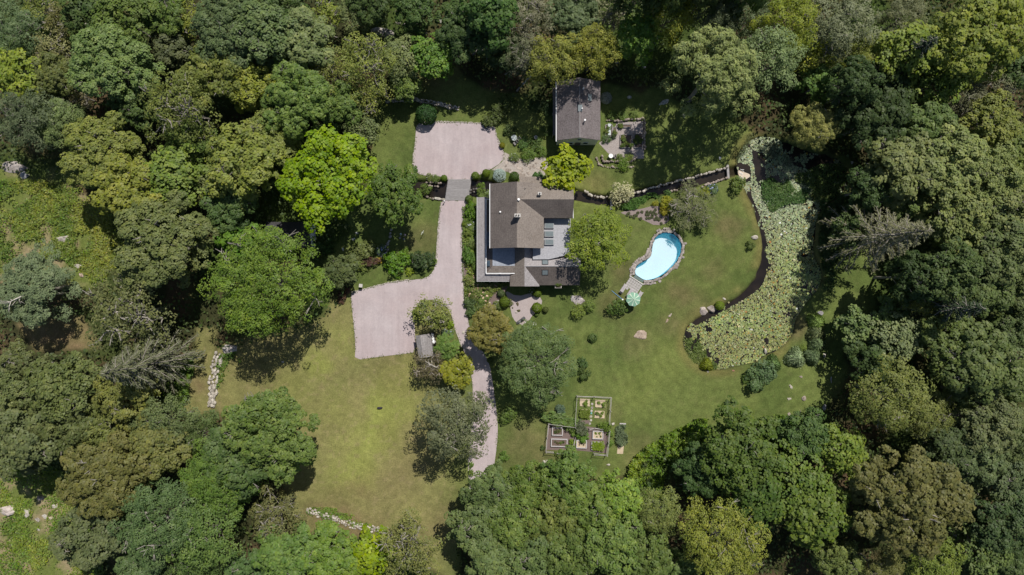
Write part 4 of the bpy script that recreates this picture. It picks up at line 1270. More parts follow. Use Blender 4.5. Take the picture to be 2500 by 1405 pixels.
wall_thing('stone_wall', 'short stone wall on the lawn side of the stream', [[(1636,468),(1655,464)],[(1712,458),(1732,450),(1750,442),(1776,436)]], .5, 1, WARM, hgt=.7)
wall_thing('stone_wall', 'pale retaining wall above the upper gravel court', [[(942,246),(985,244),(1020,246),(1055,252),(1090,260),(1122,268)]], .48, 2, PALE, hgt=.8, jitter=.3, step=.8)
wall_thing('stone_wall', 'stone wall round the cottage garden', [[(1478,294),(1510,297),(1540,293),(1572,290)],[(1572,290),(1572,340),(1574,368)],[(1470,380),(1472,394),(1500,396),(1540,396),(1555,386)]], .46, 1, WARM, hgt=.9, step=.85)
wall_thing('stone_wall', 'low double stone wall below the cottage garden patio', [[(1456,384),(1460,402),(1480,408),(1520,410),(1548,408)]], .4, 1, WARM, hgt=.6)
wall_thing('stone_wall', 'mossy stone bank on the left of the plank bridge', [[(1040,448),(1060,446),(1080,448)],[(1038,480),(1048,483),(1060,486)],[(1046,456),(1072,456)]], .42, 1, WARM, hgt=.7)
wall_thing('stone_wall', 'dark stone bank right of the plank bridge', [[(1148,466),(1166,462),(1186,460)],[(1146,472),(1160,470)]], .46, 1, (.18, .17, .17), hgt=.7)
wall_thing('stone_wall', 'grey low wall under the dark tree beside the lower court bed', [[(957,558),(953,575),(947,592),(942,606)]], .55, 1, (.40,.38,.37), hgt=.6, step=.8)
wall_thing('stone_wall', 'little pale wall beside the blue flowered bush', [[(930,628),(942,620),(948,608)]], .42, 1, PALE, hgt=.6)
# slabs by the bridge
sl = empty('stone_slab', W(1070, 487)); tag(sl, 'long flat stone slab capping the bank by the bridge', 'stone slab')
for x, y, w in ((1070, 486, 1.5), (1083, 488, .7)):
    o = link('slab', STONES[1], sl, W(x, y) - Vector(sl.location) + Vector((0, 0, .18)), (0, 0, -.15), (w, .55, .4), (.44, .42, .37))
# cobble edging of the drive (single cobbles too small to pick apart)
for lab, lines, s, c in (
    ('row of small pale cobbles edging the upper gravel court', [[(1016,340),(1014,360)],[(1062,297),(1130,299),(1206,303)],[(1208,312),(1214,338),(1224,356)],[(1010,372),(1008,402)]], .24, PALE),
    ('row of small pale cobbles along the left of the drive', [[(1077,494),(1073,520),(1069,560),(1066,610),(1063,645)]], .22, PALE),
    ('curved cobble edging above the lower court', [[(858,714),(900,703),(950,690),(1000,683)]], .25, PALE),
    ('cobbles along the drive beside the left field', [[(1155,946),(1158,962)],[(1143,1120),(1144,1150),(1146,1176)],[(1100,752),(1108,786)],[(1110,800),(1128,850)]], .24, PALE),
    ('cobbles along the drive beside the house beds', [[(1131,580),(1131,640),(1134,700),(1141,760)],[(1146,800),(1165,840)]], .22, GRANITE)):
    p = W(*lines[0][0]); r_ = empty('cobble_edging', (p.x, p.y, 0)); tag(r_, lab, 'edging')
    for l in lines: stone_run(r_, l, s, 1, c, .12, .5, 1.05, 'cobbles', True)
# single boulders and ledges
def rock(px, py, rx, ry, label, color=GRANITE, rz=0.0, h=None, cat='rock', name='boulder', z=0.0):
    p = W(px, py, z)
    hh = h if h is not None else min(rx, ry) / PX * 1.1
    o = link(name, rs.choice(ROCKS), None, (p.x, p.y, z - hh * .02), (rs.uniform(-.1, .1), rs.uniform(-.1, .1), rz), (rx * 2.1 / PX, ry * 2.1 / PX, hh * 1.3), color)
    return tag(o, label, cat)
for row in [
 (934,84,34,17,'largest grey rock ledge in the top wood',(.34,.32,.30),-.15,2.2),
 (1018,54,11,9,'rock ledge left of two others in the dark top wood',(.34,.33,.31)),
 (984,60,24,4,'long thin rock ledge above the largest one',(.30,.28,.27),-.2),
 (1030,80,12,7,'small low ledge right of the largest one',(.34,.33,.31)),
 (1073,52,12,7,'pointed ledge in the dark top wood',(.34,.33,.31),-.3),
 (1106,32,16,6,'flat ledge below another near the top edge',(.36,.35,.33)),
 (1118,14,11,8,'highest ledge near the top edge',(.34,.33,.31)),
 (1158,40,8,6,'ledge at the far right of the dark ledges',(.22,.22,.23)),
 (30,406,38,16,'long grey ledge at the left edge of the picture',(.36,.33,.32)),
 (58,426,14,11,'shaded boulder below the long left ledge',(.30,.31,.33)),
 (158,582,23,14,'large pale boulder in the left bramble clearing',PALE,.2),
 (188,650,16,8,'flat pale rock below the large one in the brambles',PALE,.1),
 (198,670,11,6,'reddish pale rock at the foot of the bramble clearing',(.45,.36,.30),-.7),
 (304,638,12,7,'pale rock beside the large dark sage tree',PALE),
 (292,617,8,4,'small pale rock above the one by the dark sage tree',PALE),
 (20,1246,24,16,'wide pale ledge at the lower left edge',(.52,.46,.43)),
 (66,1253,9,14,'upright pale rock beside the wide left ledge',PALE),
 (134,1236,9,7,'pale rock nearest the brown oak in the lower clearing',PALE),
 (110,1260,9,8,'pale rock second from the brown oak in the lower clearing',PALE),
 (92,1268,8,7,'rounded rock in the middle of the lower clearing',PALE),
 (128,1264,9,5,'flat buff rock in the lower clearing',(.58,.50,.40)),
 (44,1298,8,5,'small pale rock below the wide left ledge',PALE,.6),
 (94,1292,6,5,'lowest small rock of the lower clearing',PALE),
 (100,1216,10,8,'grey rock at the shade edge of the lower clearing',WARM),
 (562,852,20,16,'big grey boulder heading the tumbled wall',(.44,.42,.42)),
 (1410,731,18,13,'grey boulder with ferns on the lawn below the house',(.46,.42,.42)),
 (1398,728,7,9,'lesser boulder touching the one with ferns',(.44,.42,.42)),
 (1562,817,20,16,'lone brown topped boulder in the middle of the lawn',(.42,.34,.28),.5,.5),
 (1716,758,12,12,'left of the two joined boulders on the pond bank',(.42,.37,.34)),
 (1736,753,14,11,'right of the two joined boulders on the pond bank',(.36,.32,.29)),
 (1768,730,5,3,'small pale stone above the joined boulders',PALE,-.6),
 (1636,770,7,3,'thin pale rock sliver in the lawn near the lone boulder',(.46,.40,.36),.8,.2),
 (1629,783,3,7,'narrow brown rock strip beside the pale sliver',(.36,.28,.22),-.5,.15),
 (1842,580,9,7,'square pale rock on the lawn beside the upper pond',PALE),
 (1868,856,4,8,'upright pale stone standing in the lily pads',PALE,.1,.7),
 (2002,764,10,7,'grey boulder above the row of grass clumps',(.36,.35,.38)),
 (2013,868,4,8,'white rock right of the row of grass clumps',PALE),
 (1930,944,4,7,'slim white stone on the right lawn',PALE,.5),
 (1927,974,6,4,'small white stone below the slim one',PALE),
 (1962,973,6,8,'upright buff stone at the right lawn corner',WARM),
 (1955,920,5,4,'low stone between pampas clumps and the slim stone',WARM),
 (1926,1012,5,8,'brownish stone at the lower right lawn edge',WARM),
 (1950,1020,7,6,'pale stone against the lower right shrubs',PALE),
 (2029,926,3,10,'grey upright stone in the shade at the lawn edge',(.34,.34,.36)),
 (2012,995,5,10,'dark shaded rock at the lower right wood edge',(.28,.28,.30)),
 (1334,1128,10,8,'white boulder left below the vegetable garden',PALE,.1),
 (1318,1132,3,3,'pebble beside the white boulder below the garden',PALE),
 (1485,1135,5,3,'small white stone below the garden corner',PALE),
 (1484,1165,5,4,'white stone at the thicket edge below the garden',PALE),
 (1620,250,17,7,'long pale slab in the shaded upper lawn',(.42,.42,.40),.55,.35),
 (1536,238,6,5,'pale rock in shade right of the silver bush',(.42,.43,.42)),
 (1669,282,5,6,'small pale rock below the fluffy pine',(.44,.43,.42)),
 (1572,165,5,4,'small rock deep in the shaded upper lawn',(.40,.40,.42)),
 (1505,152,5,4,'small rock right of the golden tree',(.40,.40,.42)),
 (871,570,4,4,'right of the pale stones in the shade by the lime maple',(.50,.52,.55)),
 (863,584,5,4,'middle pale stone in the shade by the lime maple',(.50,.52,.55),.4),
 (837,608,3,6,'left pale stone in the shade by the lime maple',(.50,.52,.55)),
 (1067,634,3,4,'white stone at the corner of drive and court',PALE),
 (1005,640,6,8,'grey rock between the two round bushes',(.5,.47,.46)),
 (1325,380,5,5,'white boulder at the edge of the cobbled patio',PALE),
 (1131,812,4,5,'pale stone on the point of the court island',PALE),
 (1728,906,3,4,'small stone at the foot of the pond',PALE),
 (1790,905,4,3,'reddish stone at the lower pond edge',(.45,.25,.18)),
 (2080,397,4,5,'pale stone at the dark head of the pond',(.5,.5,.5)),
 (1758,386,4,5,'white stone in shade above the stream wall',(.5,.52,.55)),
 (690,884,4,3,'small pale stone in the left field below the locust tree',PALE)]:
    rock(*row)

# ------------------------------------------------------------------ pool
POOLFLOOR = plain('pool_floor', (.84, .88, .89), .7, var=.02, s=.5)
POOLWALL = plain('pool_wall', (.12, .58, .80), .6, var=.04)
pc = np.mean(POOL_M, 0)
pool = empty('swimming_pool', (pc[0], pc[1], 0)); PO = Vector(pool.location)
tag(pool, 'kidney shaped swimming pool with pale water and a rough stone coping', 'pool')
ring = [Vector((p[0], p[1], 0)) - PO for p in POOL_M]
n = len(ring)
DEP = 1.35
v = [p + Vector((0, 0, .06)) for p in ring] + [p - Vector((0, 0, DEP)) for p in ring]
link('pool_wall', mesh('pool_wall', v, [[i, (i + 1) % n, (i + 1) % n + n, i + n] for i in range(n)], POOLWALL), pool)
def flat(name, pts, z, mat, parent):
    pts = [Vector((p.x, p.y, z)) for p in pts]
    fs = [t if (pts[t[1]] - pts[t[0]]).cross(pts[t[2]] - pts[t[0]]).z > 0 else tuple(reversed(t)) for t in tessellate_polygon([pts])]
    return link(name, mesh(name, pts, fs, mat), parent)
flat('pool_floor', ring, -DEP, POOLFLOOR, pool)
m, nt, out = newmat('pool_water')
tr = _n(nt, 'ShaderNodeBsdfTransparent'); tr.inputs[0].default_value = (.97, .99, 1.0, 1)
gl = _n(nt, 'ShaderNodeBsdfGlossy'); gl.inputs['Roughness'].default_value = .05
lw = _n(nt, 'ShaderNodeFresnel'); lw.inputs[0].default_value = 1.33
nb_ = bumpn(nt, noise(nt, 2.5, 2, .5, geo_pos(nt)), .08, .05); nt.links.new(nb_, gl.inputs['Normal'])
mx = _n(nt, 'ShaderNodeMixShader'); nt.links.new(lw.outputs[0], mx.inputs[0]); nt.links.new(tr.outputs[0], mx.inputs[1]); nt.links.new(gl.outputs[0], mx.inputs[2])
df = _n(nt, 'ShaderNodeBsdfDiffuse'); df.inputs[0].default_value = (.08, .62, .88, 1)     # light scattered by the water itself
m2 = _n(nt, 'ShaderNodeMixShader'); m2.inputs[0].default_value = .19
nt.links.new(mx.outputs[0], m2.inputs[1]); nt.links.new(df.outputs[0], m2.inputs[2])
nt.links.new(m2.outputs[0], out.inputs[0])
flat('water', ring, -.14, m, pool)
cop = offset = [p * 1.0 for p in ring]
for i in range(0, n):
    a, b = ring[i], ring[(i + 1) % n]
    d = (b - a); L = d.length
    nrm = Vector((d.y, -d.x, 0)).normalized()
    mid = (a + b) / 2
    if inside(np.array([mid.x + nrm.x * .2 + PO.x]), np.array([mid.y + nrm.y * .2 + PO.y]), POOL_M)[0]: nrm = -nrm
    k = max(1, int(L / .55))
    for j in range(k):
        p = a.lerp(b, (j + .5) / k)
        px_ = (p.x + PO.x) * PX + 1250; py_ = 702.5 - (p.y + PO.y) * PX
        if px_ < 1575 and py_ > 668: continue
        for r in range(2 if (rs.random() < .25 or px_ < 1592) else 1):
            s = rs.uniform(.5, .85)
            jj = rs.uniform(.75, 1.15)
            link('coping_stone', rs.choice(STONES), pool, p + nrm * (.26 + .42 * r + rs.uniform(-.06, .12)) + Vector((0, 0, .06)), (0, 0, math.atan2(d.y, d.x) + rs.uniform(-.4, .4)), (max(.5, min(s, L / k * 1.5)), s * .85, .3), (.34 * jj, .31 * jj, .295 * jj))
st = [Z5(x, y, 0) - PO for x, y in ((800, 700), (905, 765), (882, 800), (776, 738))]
stp = [Z5(x, y, 0) - PO for x, y in ((802, 704), (903, 768), (884, 797), (780, 738))]
MB().slab([p + Vector((0, 0, -.02)) for p in stp], .2).build('pool_steps', plain('step_mat', (.115, .16, .15), .7), pool)
lip = empty('stone_kerb', Z5(830, 770)); tag(lip, 'pale kerb with dark ends where the paving meets the pool', 'kerb')
a_, b_ = Z5(735, 720), Z5(893, 822)
MB().box((a_ + b_) / 2 - Vector(lip.location) + Vector((0, 0, .06)), ((b_ - a_).length, .18, .14), math.atan2(b_.y - a_.y, b_.x - a_.x)).build('kerb', CONC, lip)
# paving
PAVE = mottled('paving_stone', (.33, .31, .30), (.42, .40, .385), None, 1.5, 9)
pv = empty('pool_paving', Z5(820, 790)); pv['kind'] = 'structure'
u = (b_ - a_).normalized(); w = Vector((u.y, -u.x, 0))
pme = None
for i in range(6):
    for j in range(5):
        if j == 4 and i not in (1, 4, 5): continue
        c = a_ + u * (.2 + (i + .5) * .43) + w * (.16 + (j + .5) * .43)
        if pme is None:
            o = MB().box((0, 0, 0), (.40, .40, .06)).build('paver', PAVE, pv); pme = o.data
        else: o = link('paver', pme, pv)
        o.location = c - Vector(pv.location) + Vector((0, 0, .02 + rs.uniform(0, .012))); o.rotation_euler = (0, 0, math.atan2(u.y, u.x) + rs.uniform(-.03, .03))
# loungers
LSL = mottled('lounger_slat', (.40, .37, .38), (.50, .465, .475), None, 1.5, 8)
def lounger(zx, zy, label):
    c = Z5(zx, zy, .35)
    o = empty('sun_lounger', (c.x, c.y, 0), math.atan2(w.y, w.x)); tag(o, label, 'sun lounger', 'loungers beside the pool')
    for k in range(9): MB().box((-.75 + k * .16, 0, .34), (.13, .6, .03)).build('slat', LSL, o)
    for s in (-1, 1): MB().box((0, s * .27, .29), (1.9, .05, .07)).build('side_rail', LSL, o)
    for sx in (-.8, .75):
        for s in (-1, 1): MB().box((sx, s * .26, .13), (.06, .05, .26)).build('leg', LSL, o)
    MB().box((.78, 0, .38), (.36, .56, .08)).build('hump', plain('black_end', (.03, .03, .03), .8), o)  # black slab raised across one end of the lounger
lounger(664, 868, 'grey slatted lounger nearest the skimmer pole')
lounger(742, 912, 'grey slatted lounger partly beneath the green parasol')
lounger(846, 950, 'grey slatted lounger mostly hidden by the green parasol')
# parasol
CANV, CANW = plain('green_canvas', (.20, .36, .26), .85, var=.05), plain('pale_canvas', (.52, .62, .50), .85, var=.04)
uc = Z5(780, 990, 2.3)
par = empty('parasol', (uc.x, uc.y, 0), .2); tag(par, 'green parasol with pale stripes beside the pool', 'parasol')
R_, za, zr = 1.26, 2.62, 2.18
for k in range(8):
    t0, t1 = k * math.pi / 4, (k + 1) * math.pi / 4
    a0, a1 = Vector((R_ * math.cos(t0), R_ * math.sin(t0), zr)), Vector((R_ * math.cos(t1), R_ * math.sin(t1), zr))
    mid = (a0 + a1) / 2 + Vector((0, 0, .05)); ap = Vector((0, 0, za))
    MB().slab([ap, a0, mid, a1], .015).build('canopy_panel', CANV, par)
    tm = (t0 + t1) / 2
    d = Vector((math.cos(tm), math.sin(tm), 0)); s_ = Vector((-d.y, d.x, 0))
    f0, f1 = ap * .93 + mid * .07, ap.lerp(mid, .97)
    MB().slab([f0 + s_ * .015 + Vector((0, 0, .03)), f0 - s_ * .015 + Vector((0, 0, .03)), f1 - s_ * .11 + Vector((0, 0, .03)), f1 + s_ * .11 + Vector((0, 0, .03))], .02).build('stripe', CANW, par)
MB().lathe((0, 0, 0), [(.3, 0), (.3, .06), (.035, .09), (.03, 2.66), (.05, 2.7), (.02, 2.78)], 10).build('pole', WHITE, par)
# skimmer pole
a_, b_ = Z5(530, 890, .06), Z5(655, 992, .06)
pp = empty('skimmer_pole', a_ * .5 + b_ * .5); tag(pp, 'blue pool pole with a white head lying on the grass', 'pool pole')
MB().tube([a_ - Vector(pp.location), b_ - Vector(pp.location)], .045, 8).build('pole', plain('blue_pole', (.16, .33, .55), .4), pp)
MB().box(b_ - Vector(pp.location) + Vector((0, 0, .04)), (.28, .2, .12), .7).build('head', WHITE, pp)

# ------------------------------------------------------------------ lily pads and water plants
rng = np.random.default_rng(3)
def in_pond(x, y, m=.1): return sdf(x, y, POND_M) > m
N0 = 60000
x_ = rng.uniform(POND_M[:, 0].min(), POND_M[:, 0].max(), N0); y_ = rng.uniform(POND_M[:, 1].min(), POND_M[:, 1].max(), N0)
pxx, pyy = x_ * PX + 1250, 702.5 - y_ * PX
OPEN = [pxpoly(p) for p in ([(1830,470),(1858,540),(1874,610),(1874,660),(1856,700),(1815,730),(1770,755),(1700,792),(1690,785),(1760,740),(1820,700),(1850,640),(1852,560),(1820,490)], [(1840,368),(1866,380),(1866,440),(1900,430),(1912,470),(1880,480),(1850,440)], [(1905,330),(2080,370),(2080,470),(2010,500),(1985,470),(2000,420),(1940,400)], [(1676,812),(1706,820),(1706,860),(1680,850)], [(1792,395),(1830,408),(1832,440),(1800,440)])]
keep = in_pond(x_, y_, .05)
dens = fbm(x_, y_, 1.3, 31)
keep &= (dens > .18 + .17 * smooth(.42, .66, fbm(x_, y_, 3.4, 35)) + .06 * rng.uniform(-1, 1, N0))
for k, p in enumerate(OPEN):
    d = sdf(x_, y_, p)
    keep &= ~((d > -.25) & (dens < (.60 if k == 2 else .72) + rng.uniform(-.03, .03, N0)))
P = np.column_stack([x_, y_])[keep]
# thin out overlaps with a coarse grid
cellid = {}
sel = []
for i, (a, b) in enumerate(P):
    k = (int(a / .165), int(b / .165))
    if cellid.get(k, 0) < 1: cellid[k] = 1; sel.append(i)
P = P[sel]
n = len(P)
K = 8
ang = np.linspace(.25, 2 * math.pi - .25, K)
r = rng.uniform(.07, .13, n) + .08 * (rng.random(n) < .22); ph = rng.uniform(0, 2 * math.pi, n)
tilt = rng.normal(size=(n, 2)) * .10
lift = rng.uniform(.01, .06, n) + np.where(rng.random(n) < .15, .06, 0)
vx = P[:, 0, None] + r[:, None] * np.cos(ang + ph[:, None]); vy = P[:, 1, None] + r[:, None] * np.sin(ang + ph[:, None])
vz = POND_Z + lift[:, None] + (vx - P[:, :1]) * tilt[:, :1] + (vy - P[:, 1:]) * tilt[:, 1:]
co = np.concatenate([np.column_stack([P, np.full(n, POND_Z) + lift])[:, None, :], np.stack([vx, vy, vz], -1)], 1)
me = bpy.data.meshes.new('lily_pads')
me.vertices.add(n * (K + 1)); me.vertices.foreach_set('co', co.ravel())
me.loops.add(n * (K + 1)); me.polygons.add(n)
me.loops.foreach_set('vertex_index', np.arange(n * (K + 1), dtype=np.int32)); me.polygons.foreach_set('loop_start', np.arange(0, n * (K + 1), K + 1, dtype=np.int32))
me.update(calc_edges=True)
at = me.attributes.new('leaf', 'FLOAT_COLOR', 'FACE')
c = np.ones((n, 4), np.float32)
up = smooth(2, 16, P[:, 1])                        # pads of the upper pond are bluer and paler
zone = fbm(P[:, 0], P[:, 1], 4, 55)
c[:, 0] = .5 + rng.normal(size=n) * .012 + up * .03 - (zone - .5) * .06
c[:, 1] = 1 + rng.normal(size=n) * .1 - up * .28
c[:, 2] = np.clip(1 + rng.normal(size=n) * .12 - (zone - .5) * .5 + up * .1, .4, 1.6)
u_ = rng.random(n)
yl = u_ < .13; c[yl, 0] -= .05; c[yl, 2] *= 1.25
og = u_ > .982; c[og, 0] -= .125; c[og, 1] = 1.6; c[og, 2] = 1.3
wh = (u_ > .965) & (u_ < .968); c[wh, 1] = .12; c[wh, 2] = 2.6
at.data.foreach_set('color', c.ravel())
me.materials.append(leafmat('lily_pad', .1, .05))
o = link('lily_pads', me, color=(.215, .255, .078)); o['kind'] = 'stuff'; tag(o, 'dense carpet of pale green lily pads covering the pond', 'lily pads')
wp = dict(z0=POND_Z, mask=lambda x, y: in_pond(x, y, -.3))
scatter('pond_weed', [(1860,435),(1900,432),(1950,460),(1985,470),(1950,490),(1920,505),(1905,520),(1880,515),(1862,480)], 3600, .5, .26, (.055,.100,.028), 'dark green leafy water plants in the upper pond', 'water plants', 61, .8, **wp)
scatter('pond_weed', [(1940,420),(2000,400),(2066,410),(2060,470),(2010,495),(1985,470),(1950,450)], 3600, .6, .26, (.070,.105,.028), 'green water plants on the right of the upper pond', 'water plants', 62, .9, **wp)
scatter('pond_weed', [(1668,820),(1700,830),(1735,860),(1760,905),(1720,905),(1680,880)], 1900, .45, .24, (.080,.112,.028), 'green water plants at the lower left end of the pond', 'water plants', 63, .7, thr=.38, **wp)
scatter('pond_weed', [(1840,335),(1900,345),(1960,380),(1940,410),(1900,400),(1860,380)], 1300, .4, .26, (.10,.115,.07), 'pale reedy plants at the head of the pond', 'water plants', 64, .7, thr=.45, **wp)
# sandy riffle where the stream enters
SANDM = mottled('wet_sand', (.42, .29, .19), (.60, .48, .36), (.72, .66, .6), 1.0, 8)
rf = empty('sand_bar', W(1818, 426)); rf['kind'] = 'structure'
sx = [(1803,414),(1816,420),(1830,424),(1834,430),(1824,437),(1812,442),(1807,432),(1803,424)]
MB().slab([W(x, y) - Vector(rf.location) + Vector((0, 0, POND_Z + .05)) for x, y in chaikin(sx, 2)], .5).build('sand', SANDM, rf)
FOAM = plain('foam', (.80, .80, .79), .6, var=.08, s=9)
b = MB()
for k in range(22):
    a0 = W(1803 + rs.uniform(-4, 12), 424 + rs.uniform(-12, 14)); d = Vector((rs.uniform(.5, 1), rs.uniform(-.7, .3), 0)).normalized()
    b.tube([a0 - Vector(rf.location) + Vector((0, 0, POND_Z + .07)), a0 + d * rs.uniform(.2, .55) - Vector(rf.location) + Vector((0, 0, POND_Z + .06))], [.05, .02], 5)
fo = b.build('foam_streaks', FOAM, rf); fo['kind'] = 'stuff'
# weirs
def weir(p0, p1, label, z=0.1, wd=.28):
    a, b2 = W(*p0), W(*p1); o = empty('weir', (a + b2) / 2); tag(o, label, 'weir')
    MB().box(Vector((0, 0, z - .45)), ((b2 - a).length, wd, .9), math.atan2(b2.y - a.y, b2.x - a.x)).build('weir_wall', CONC, o)
    MB().box(Vector((0, 0, z + .03)), ((b2 - a).length + .1, wd + .1, .06), math.atan2(b2.y - a.y, b2.x - a.x)).build('cap', PLANK, o)
weir((1776, 404), (1778, 436), 'narrow weir across the stream mouth at the pond')
weir((1492, 480), (1492, 512), 'dark weir across the stream below the cream bush')
# ------------------------------------------------------------------ vegetable garden
Z6 = Zm(1280, 930, 6.243)
MULCH = mottled('mulch', (.135, .095, .085), (.185, .14, .13), None, .8, 9, bump=.6)
SOIL = mottled('bed_soil', (.10, .07, .055), (.16, .12, .10), None, 2, 12, bump=.6)
STRAWM = mottled('straw', (.40, .31, .20), (.50, .41, .28), (.6, .5, .38), 1.6, 12, bump=.6)
RAIL = mottled('weathered_rail', (.34, .315, .30), (.46, .43, .41), None, 1.2, 9)
BOARD = mottled('bed_board', (.40, .375, .375), (.50, .475, .475), None, 1.2, 9)
zpx = lambda x, y: (1280 + x / 6.243, 930 + y / 6.243)
mu = sheet('mulch_bed', [zpx(*p) for p in ((362,668),(740,690),(1000,700),(1285,745),(1255,1105),(735,1055),(325,1055))], .02, MULCH)
mu2 = sheet('mulch_bed', [zpx(*p) for p in ((770,610),(990,600),(1010,650),(775,665))], .02, MULCH)
def fence(label, corners, posts, height, rails, gap=()):
    p0 = Z6(*corners[0]); root = empty('garden_fence', (p0.x, p0.y, 0)); tag(root, label, 'fence', 'vegetable garden fences')
    O = Vector(root.location)
    rg = random.Random(len(corners) * 7 + posts)
    for i in range(len(corners) - 1):
        if i in gap: continue
        a, b2 = Z6(*corners[i]), Z6(*corners[i + 1])
        L = (b2 - a).length; k = max(1, round(L / 2.3))
        for j in range(k + (1 if i == len(corners) - 2 or i + 1 in gap else 0)):
            q = a.lerp(b2, j / k) - O
            MB().tube([q + Vector((0, 0, -.2)), q + Vector((rg.uniform(-.05, .05), rg.uniform(-.05, .05), height + rg.uniform(0, .25)))], [.06, .045], 7).build('post', RAIL, root)
        for j in range(k):
            for z in rails:
                s, e = a.lerp(b2, j / k - .02) - O, a.lerp(b2, (j + 1) / k + .03) - O
                MB().tube([s + Vector((rg.uniform(-.06, .06), rg.uniform(-.06, .06), z + rg.uniform(-.05, .05))), (s + e) / 2 + Vector((rg.uniform(-.05, .05), rg.uniform(-.05, .05), z)), e + Vector((rg.uniform(-.06, .06), rg.uniform(-.06, .06), z + rg.uniform(-.05, .05)))], [.034, .04, .03], 6).build('rail', RAIL, root)
fence('rustic pole fence round the upper straw beds', [(768,655),(782,440),(798,226),(1060,234),(1312,250),(1300,440),(1285,640)], 3, 1.7, (.6, 1.35))
fence('rustic pole fence round the lower wooden beds', [(770,690),(570,668),(368,645),(345,860),(325,1066),(525,1088),(735,1052),(1055,1098),(1250,1118),(1275,930),(1290,745)], 4, 1.7, (.6, 1.35), gap=(6,))
fence('short inner pole fence between the wooden beds', [(772,860),(735,1045)], 5, 1.3, (.5, 1.1))
fence('gate rails beside the garden entrance', [(985,725),(1070,715),(1180,722)], 6, 1.2, (.5, 1.0))
def bed(kind, x0, y0, x1, y1, label, plants, rot=-.03):
    c = Z6((x0 + x1) / 2, (y0 + y1) / 2); sx, sy = (x1 - x0) / 6.243 / PX, (y1 - y0) / 6.243 / PX
    o = empty('raised_bed' if kind == 'wood' else 'straw_bed', (c.x, c.y, 0), rot); tag(o, label, 'garden bed', 'vegetable beds')
    if kind == 'wood':
        for dx, dy, wx, wy in ((0, sy / 2 - .07, sx, .15), (0, -sy / 2 + .07, sx, .15), (sx / 2 - .07, 0, .15, sy - .3), (-sx / 2 + .07, 0, .15, sy - .3)):
            MB().box((dx, dy, .18), (wx, wy, .42)).build('board', BOARD, o)
        MB().box((0, 0, .12), (sx - .28, sy - .28, .3)).build('soil', SOIL if plants[0] != 'straw' else STRAWM, o)
    else:
        b = MB(); rg = random.Random(int(x0))
        ring_ = [(sx / 2 * math.cos(t) * (1 / max(abs(math.cos(t)), abs(math.sin(t)))) * rg.uniform(.94, 1.03), sy / 2 * math.sin(t) * (1 / max(abs(math.cos(t)), abs(math.sin(t)))) * rg.uniform(.94, 1.03)) for t in np.linspace(0, 2 * math.pi, 25)[:-1]]
        b.slab([Vector((x, y, .12)) for x, y in ring_], .2).build('straw_mulch', STRAWM, o)
    for k, (fx, fy, r, col, kd) in enumerate(plants[1:]):
        link('vegetable', SHRUB[kd][k % 2], o, (fx * sx / 2, fy * sy / 2, .2), (0, 0, k * 1.3), (r, r, r * .7), col)
LT, VG, DG = (.16, .24, .03), (.12, .18, .03), (.07, .11, .03)
bed('straw', 845, 275, 1000, 388, 'upper left straw bed with a trailing squash vine', ['', (.1, -.1, .3, LT, 'bush'), (.2, -.5, .36, LT, 'bush'), (-.3, -.4, .2, VG, 'bush'), (.3, .5, .22, LT, 'bush')])
bed('straw', 1080, 292, 1235, 405, 'upper right straw bed with two green plants', ['', (-.3, .25, .3, LT, 'bush'), (.65, .0, .36, LT, 'bush'), (.6, -.5, .28, VG, 'bush')])
bed('straw', 1070, 457, 1222, 570, 'lower right straw bed with three green plants', ['', (-.45, .3, .36, VG, 'bush'), (.55, .5, .28, LT, 'bush'), (.2, -.25, .3, LT, 'bush')])
bed('straw', 840, 436, 998, 568, 'straw bed filled with yellow green leaves', ['', *[(fx, fy, .44, (.15, .20, .03), 'bush') for fx in (-.6, 0, .6) for fy in (-.5, .1, .6)]])
bed('wood', 420, 706, 586, 830, 'small square wooden bed at the upper left', ['', (0, 0, .36, (.10, .11, .04), 'bush'), (.4, .2, .3, (.11, .13, .04), 'bush'), (-.4, -.2, .28, DG, 'bush')])
bed('wood', 405, 880, 655, 1002, 'long wooden bed at the lower left', ['', (-.2, -.1, .26, (.12, .10, .04), 'bush'), (.2, 0, .28, VG, 'bush'), (.5, .2, .24, DG, 'bush'), (-.5, .2, .18, DG, 'bush')])
bed('wood', 790, 900, 950, 1024, 'wooden bed of bare cut stems in the middle', ['straw', (0, .2, .16, (.2, .17, .09), 'bush'), (-.4, -.2, .16, (.2, .17, .09), 'bush'), (.4, -.2, .16, (.2, .17, .09), 'bush')])
bed('wood', 1038, 760, 1200, 886, 'wooden bed of pale straw at the right', ['straw', (-.4, .4, .24, LT, 'bush'), (.3, .4, .24, LT, 'bush'), (.5, -.3, .2, VG, 'bush'), (-.2, -.4, .16, VG, 'bush')])
bed('wood', 1020, 925, 1200, 1052, 'wooden bed overflowing with lime lettuce', ['', *[(fx, fy, .42, (.19, .27, .02), 'bush') for fx in (-.6, -.1, .4, .8) for fy in (-.6, 0, .55)]])
stp_ = empty('stepping_path', Z6(1030, 480)); stp_['kind'] = 'structure'
for zx, zy, cl in ((1033,355,(.36,.33,.33)),(1032,410,(.36,.33,.34)),(1025,458,(.40,.37,.38)),(1017,495,(.14,.34,.36)),(1018,546,(.5,.46,.42)),(1016,603,(.5,.48,.44)),(1000,655,(.4,.38,.36))):
    link('stepping_stone', STONES[2], stp_, Z6(zx, zy) - Vector(stp_.location) + Vector((0, 0, .03)), (0, 0, zx), (.5, .46, .16), cl)
VS = 'garden shrubs'
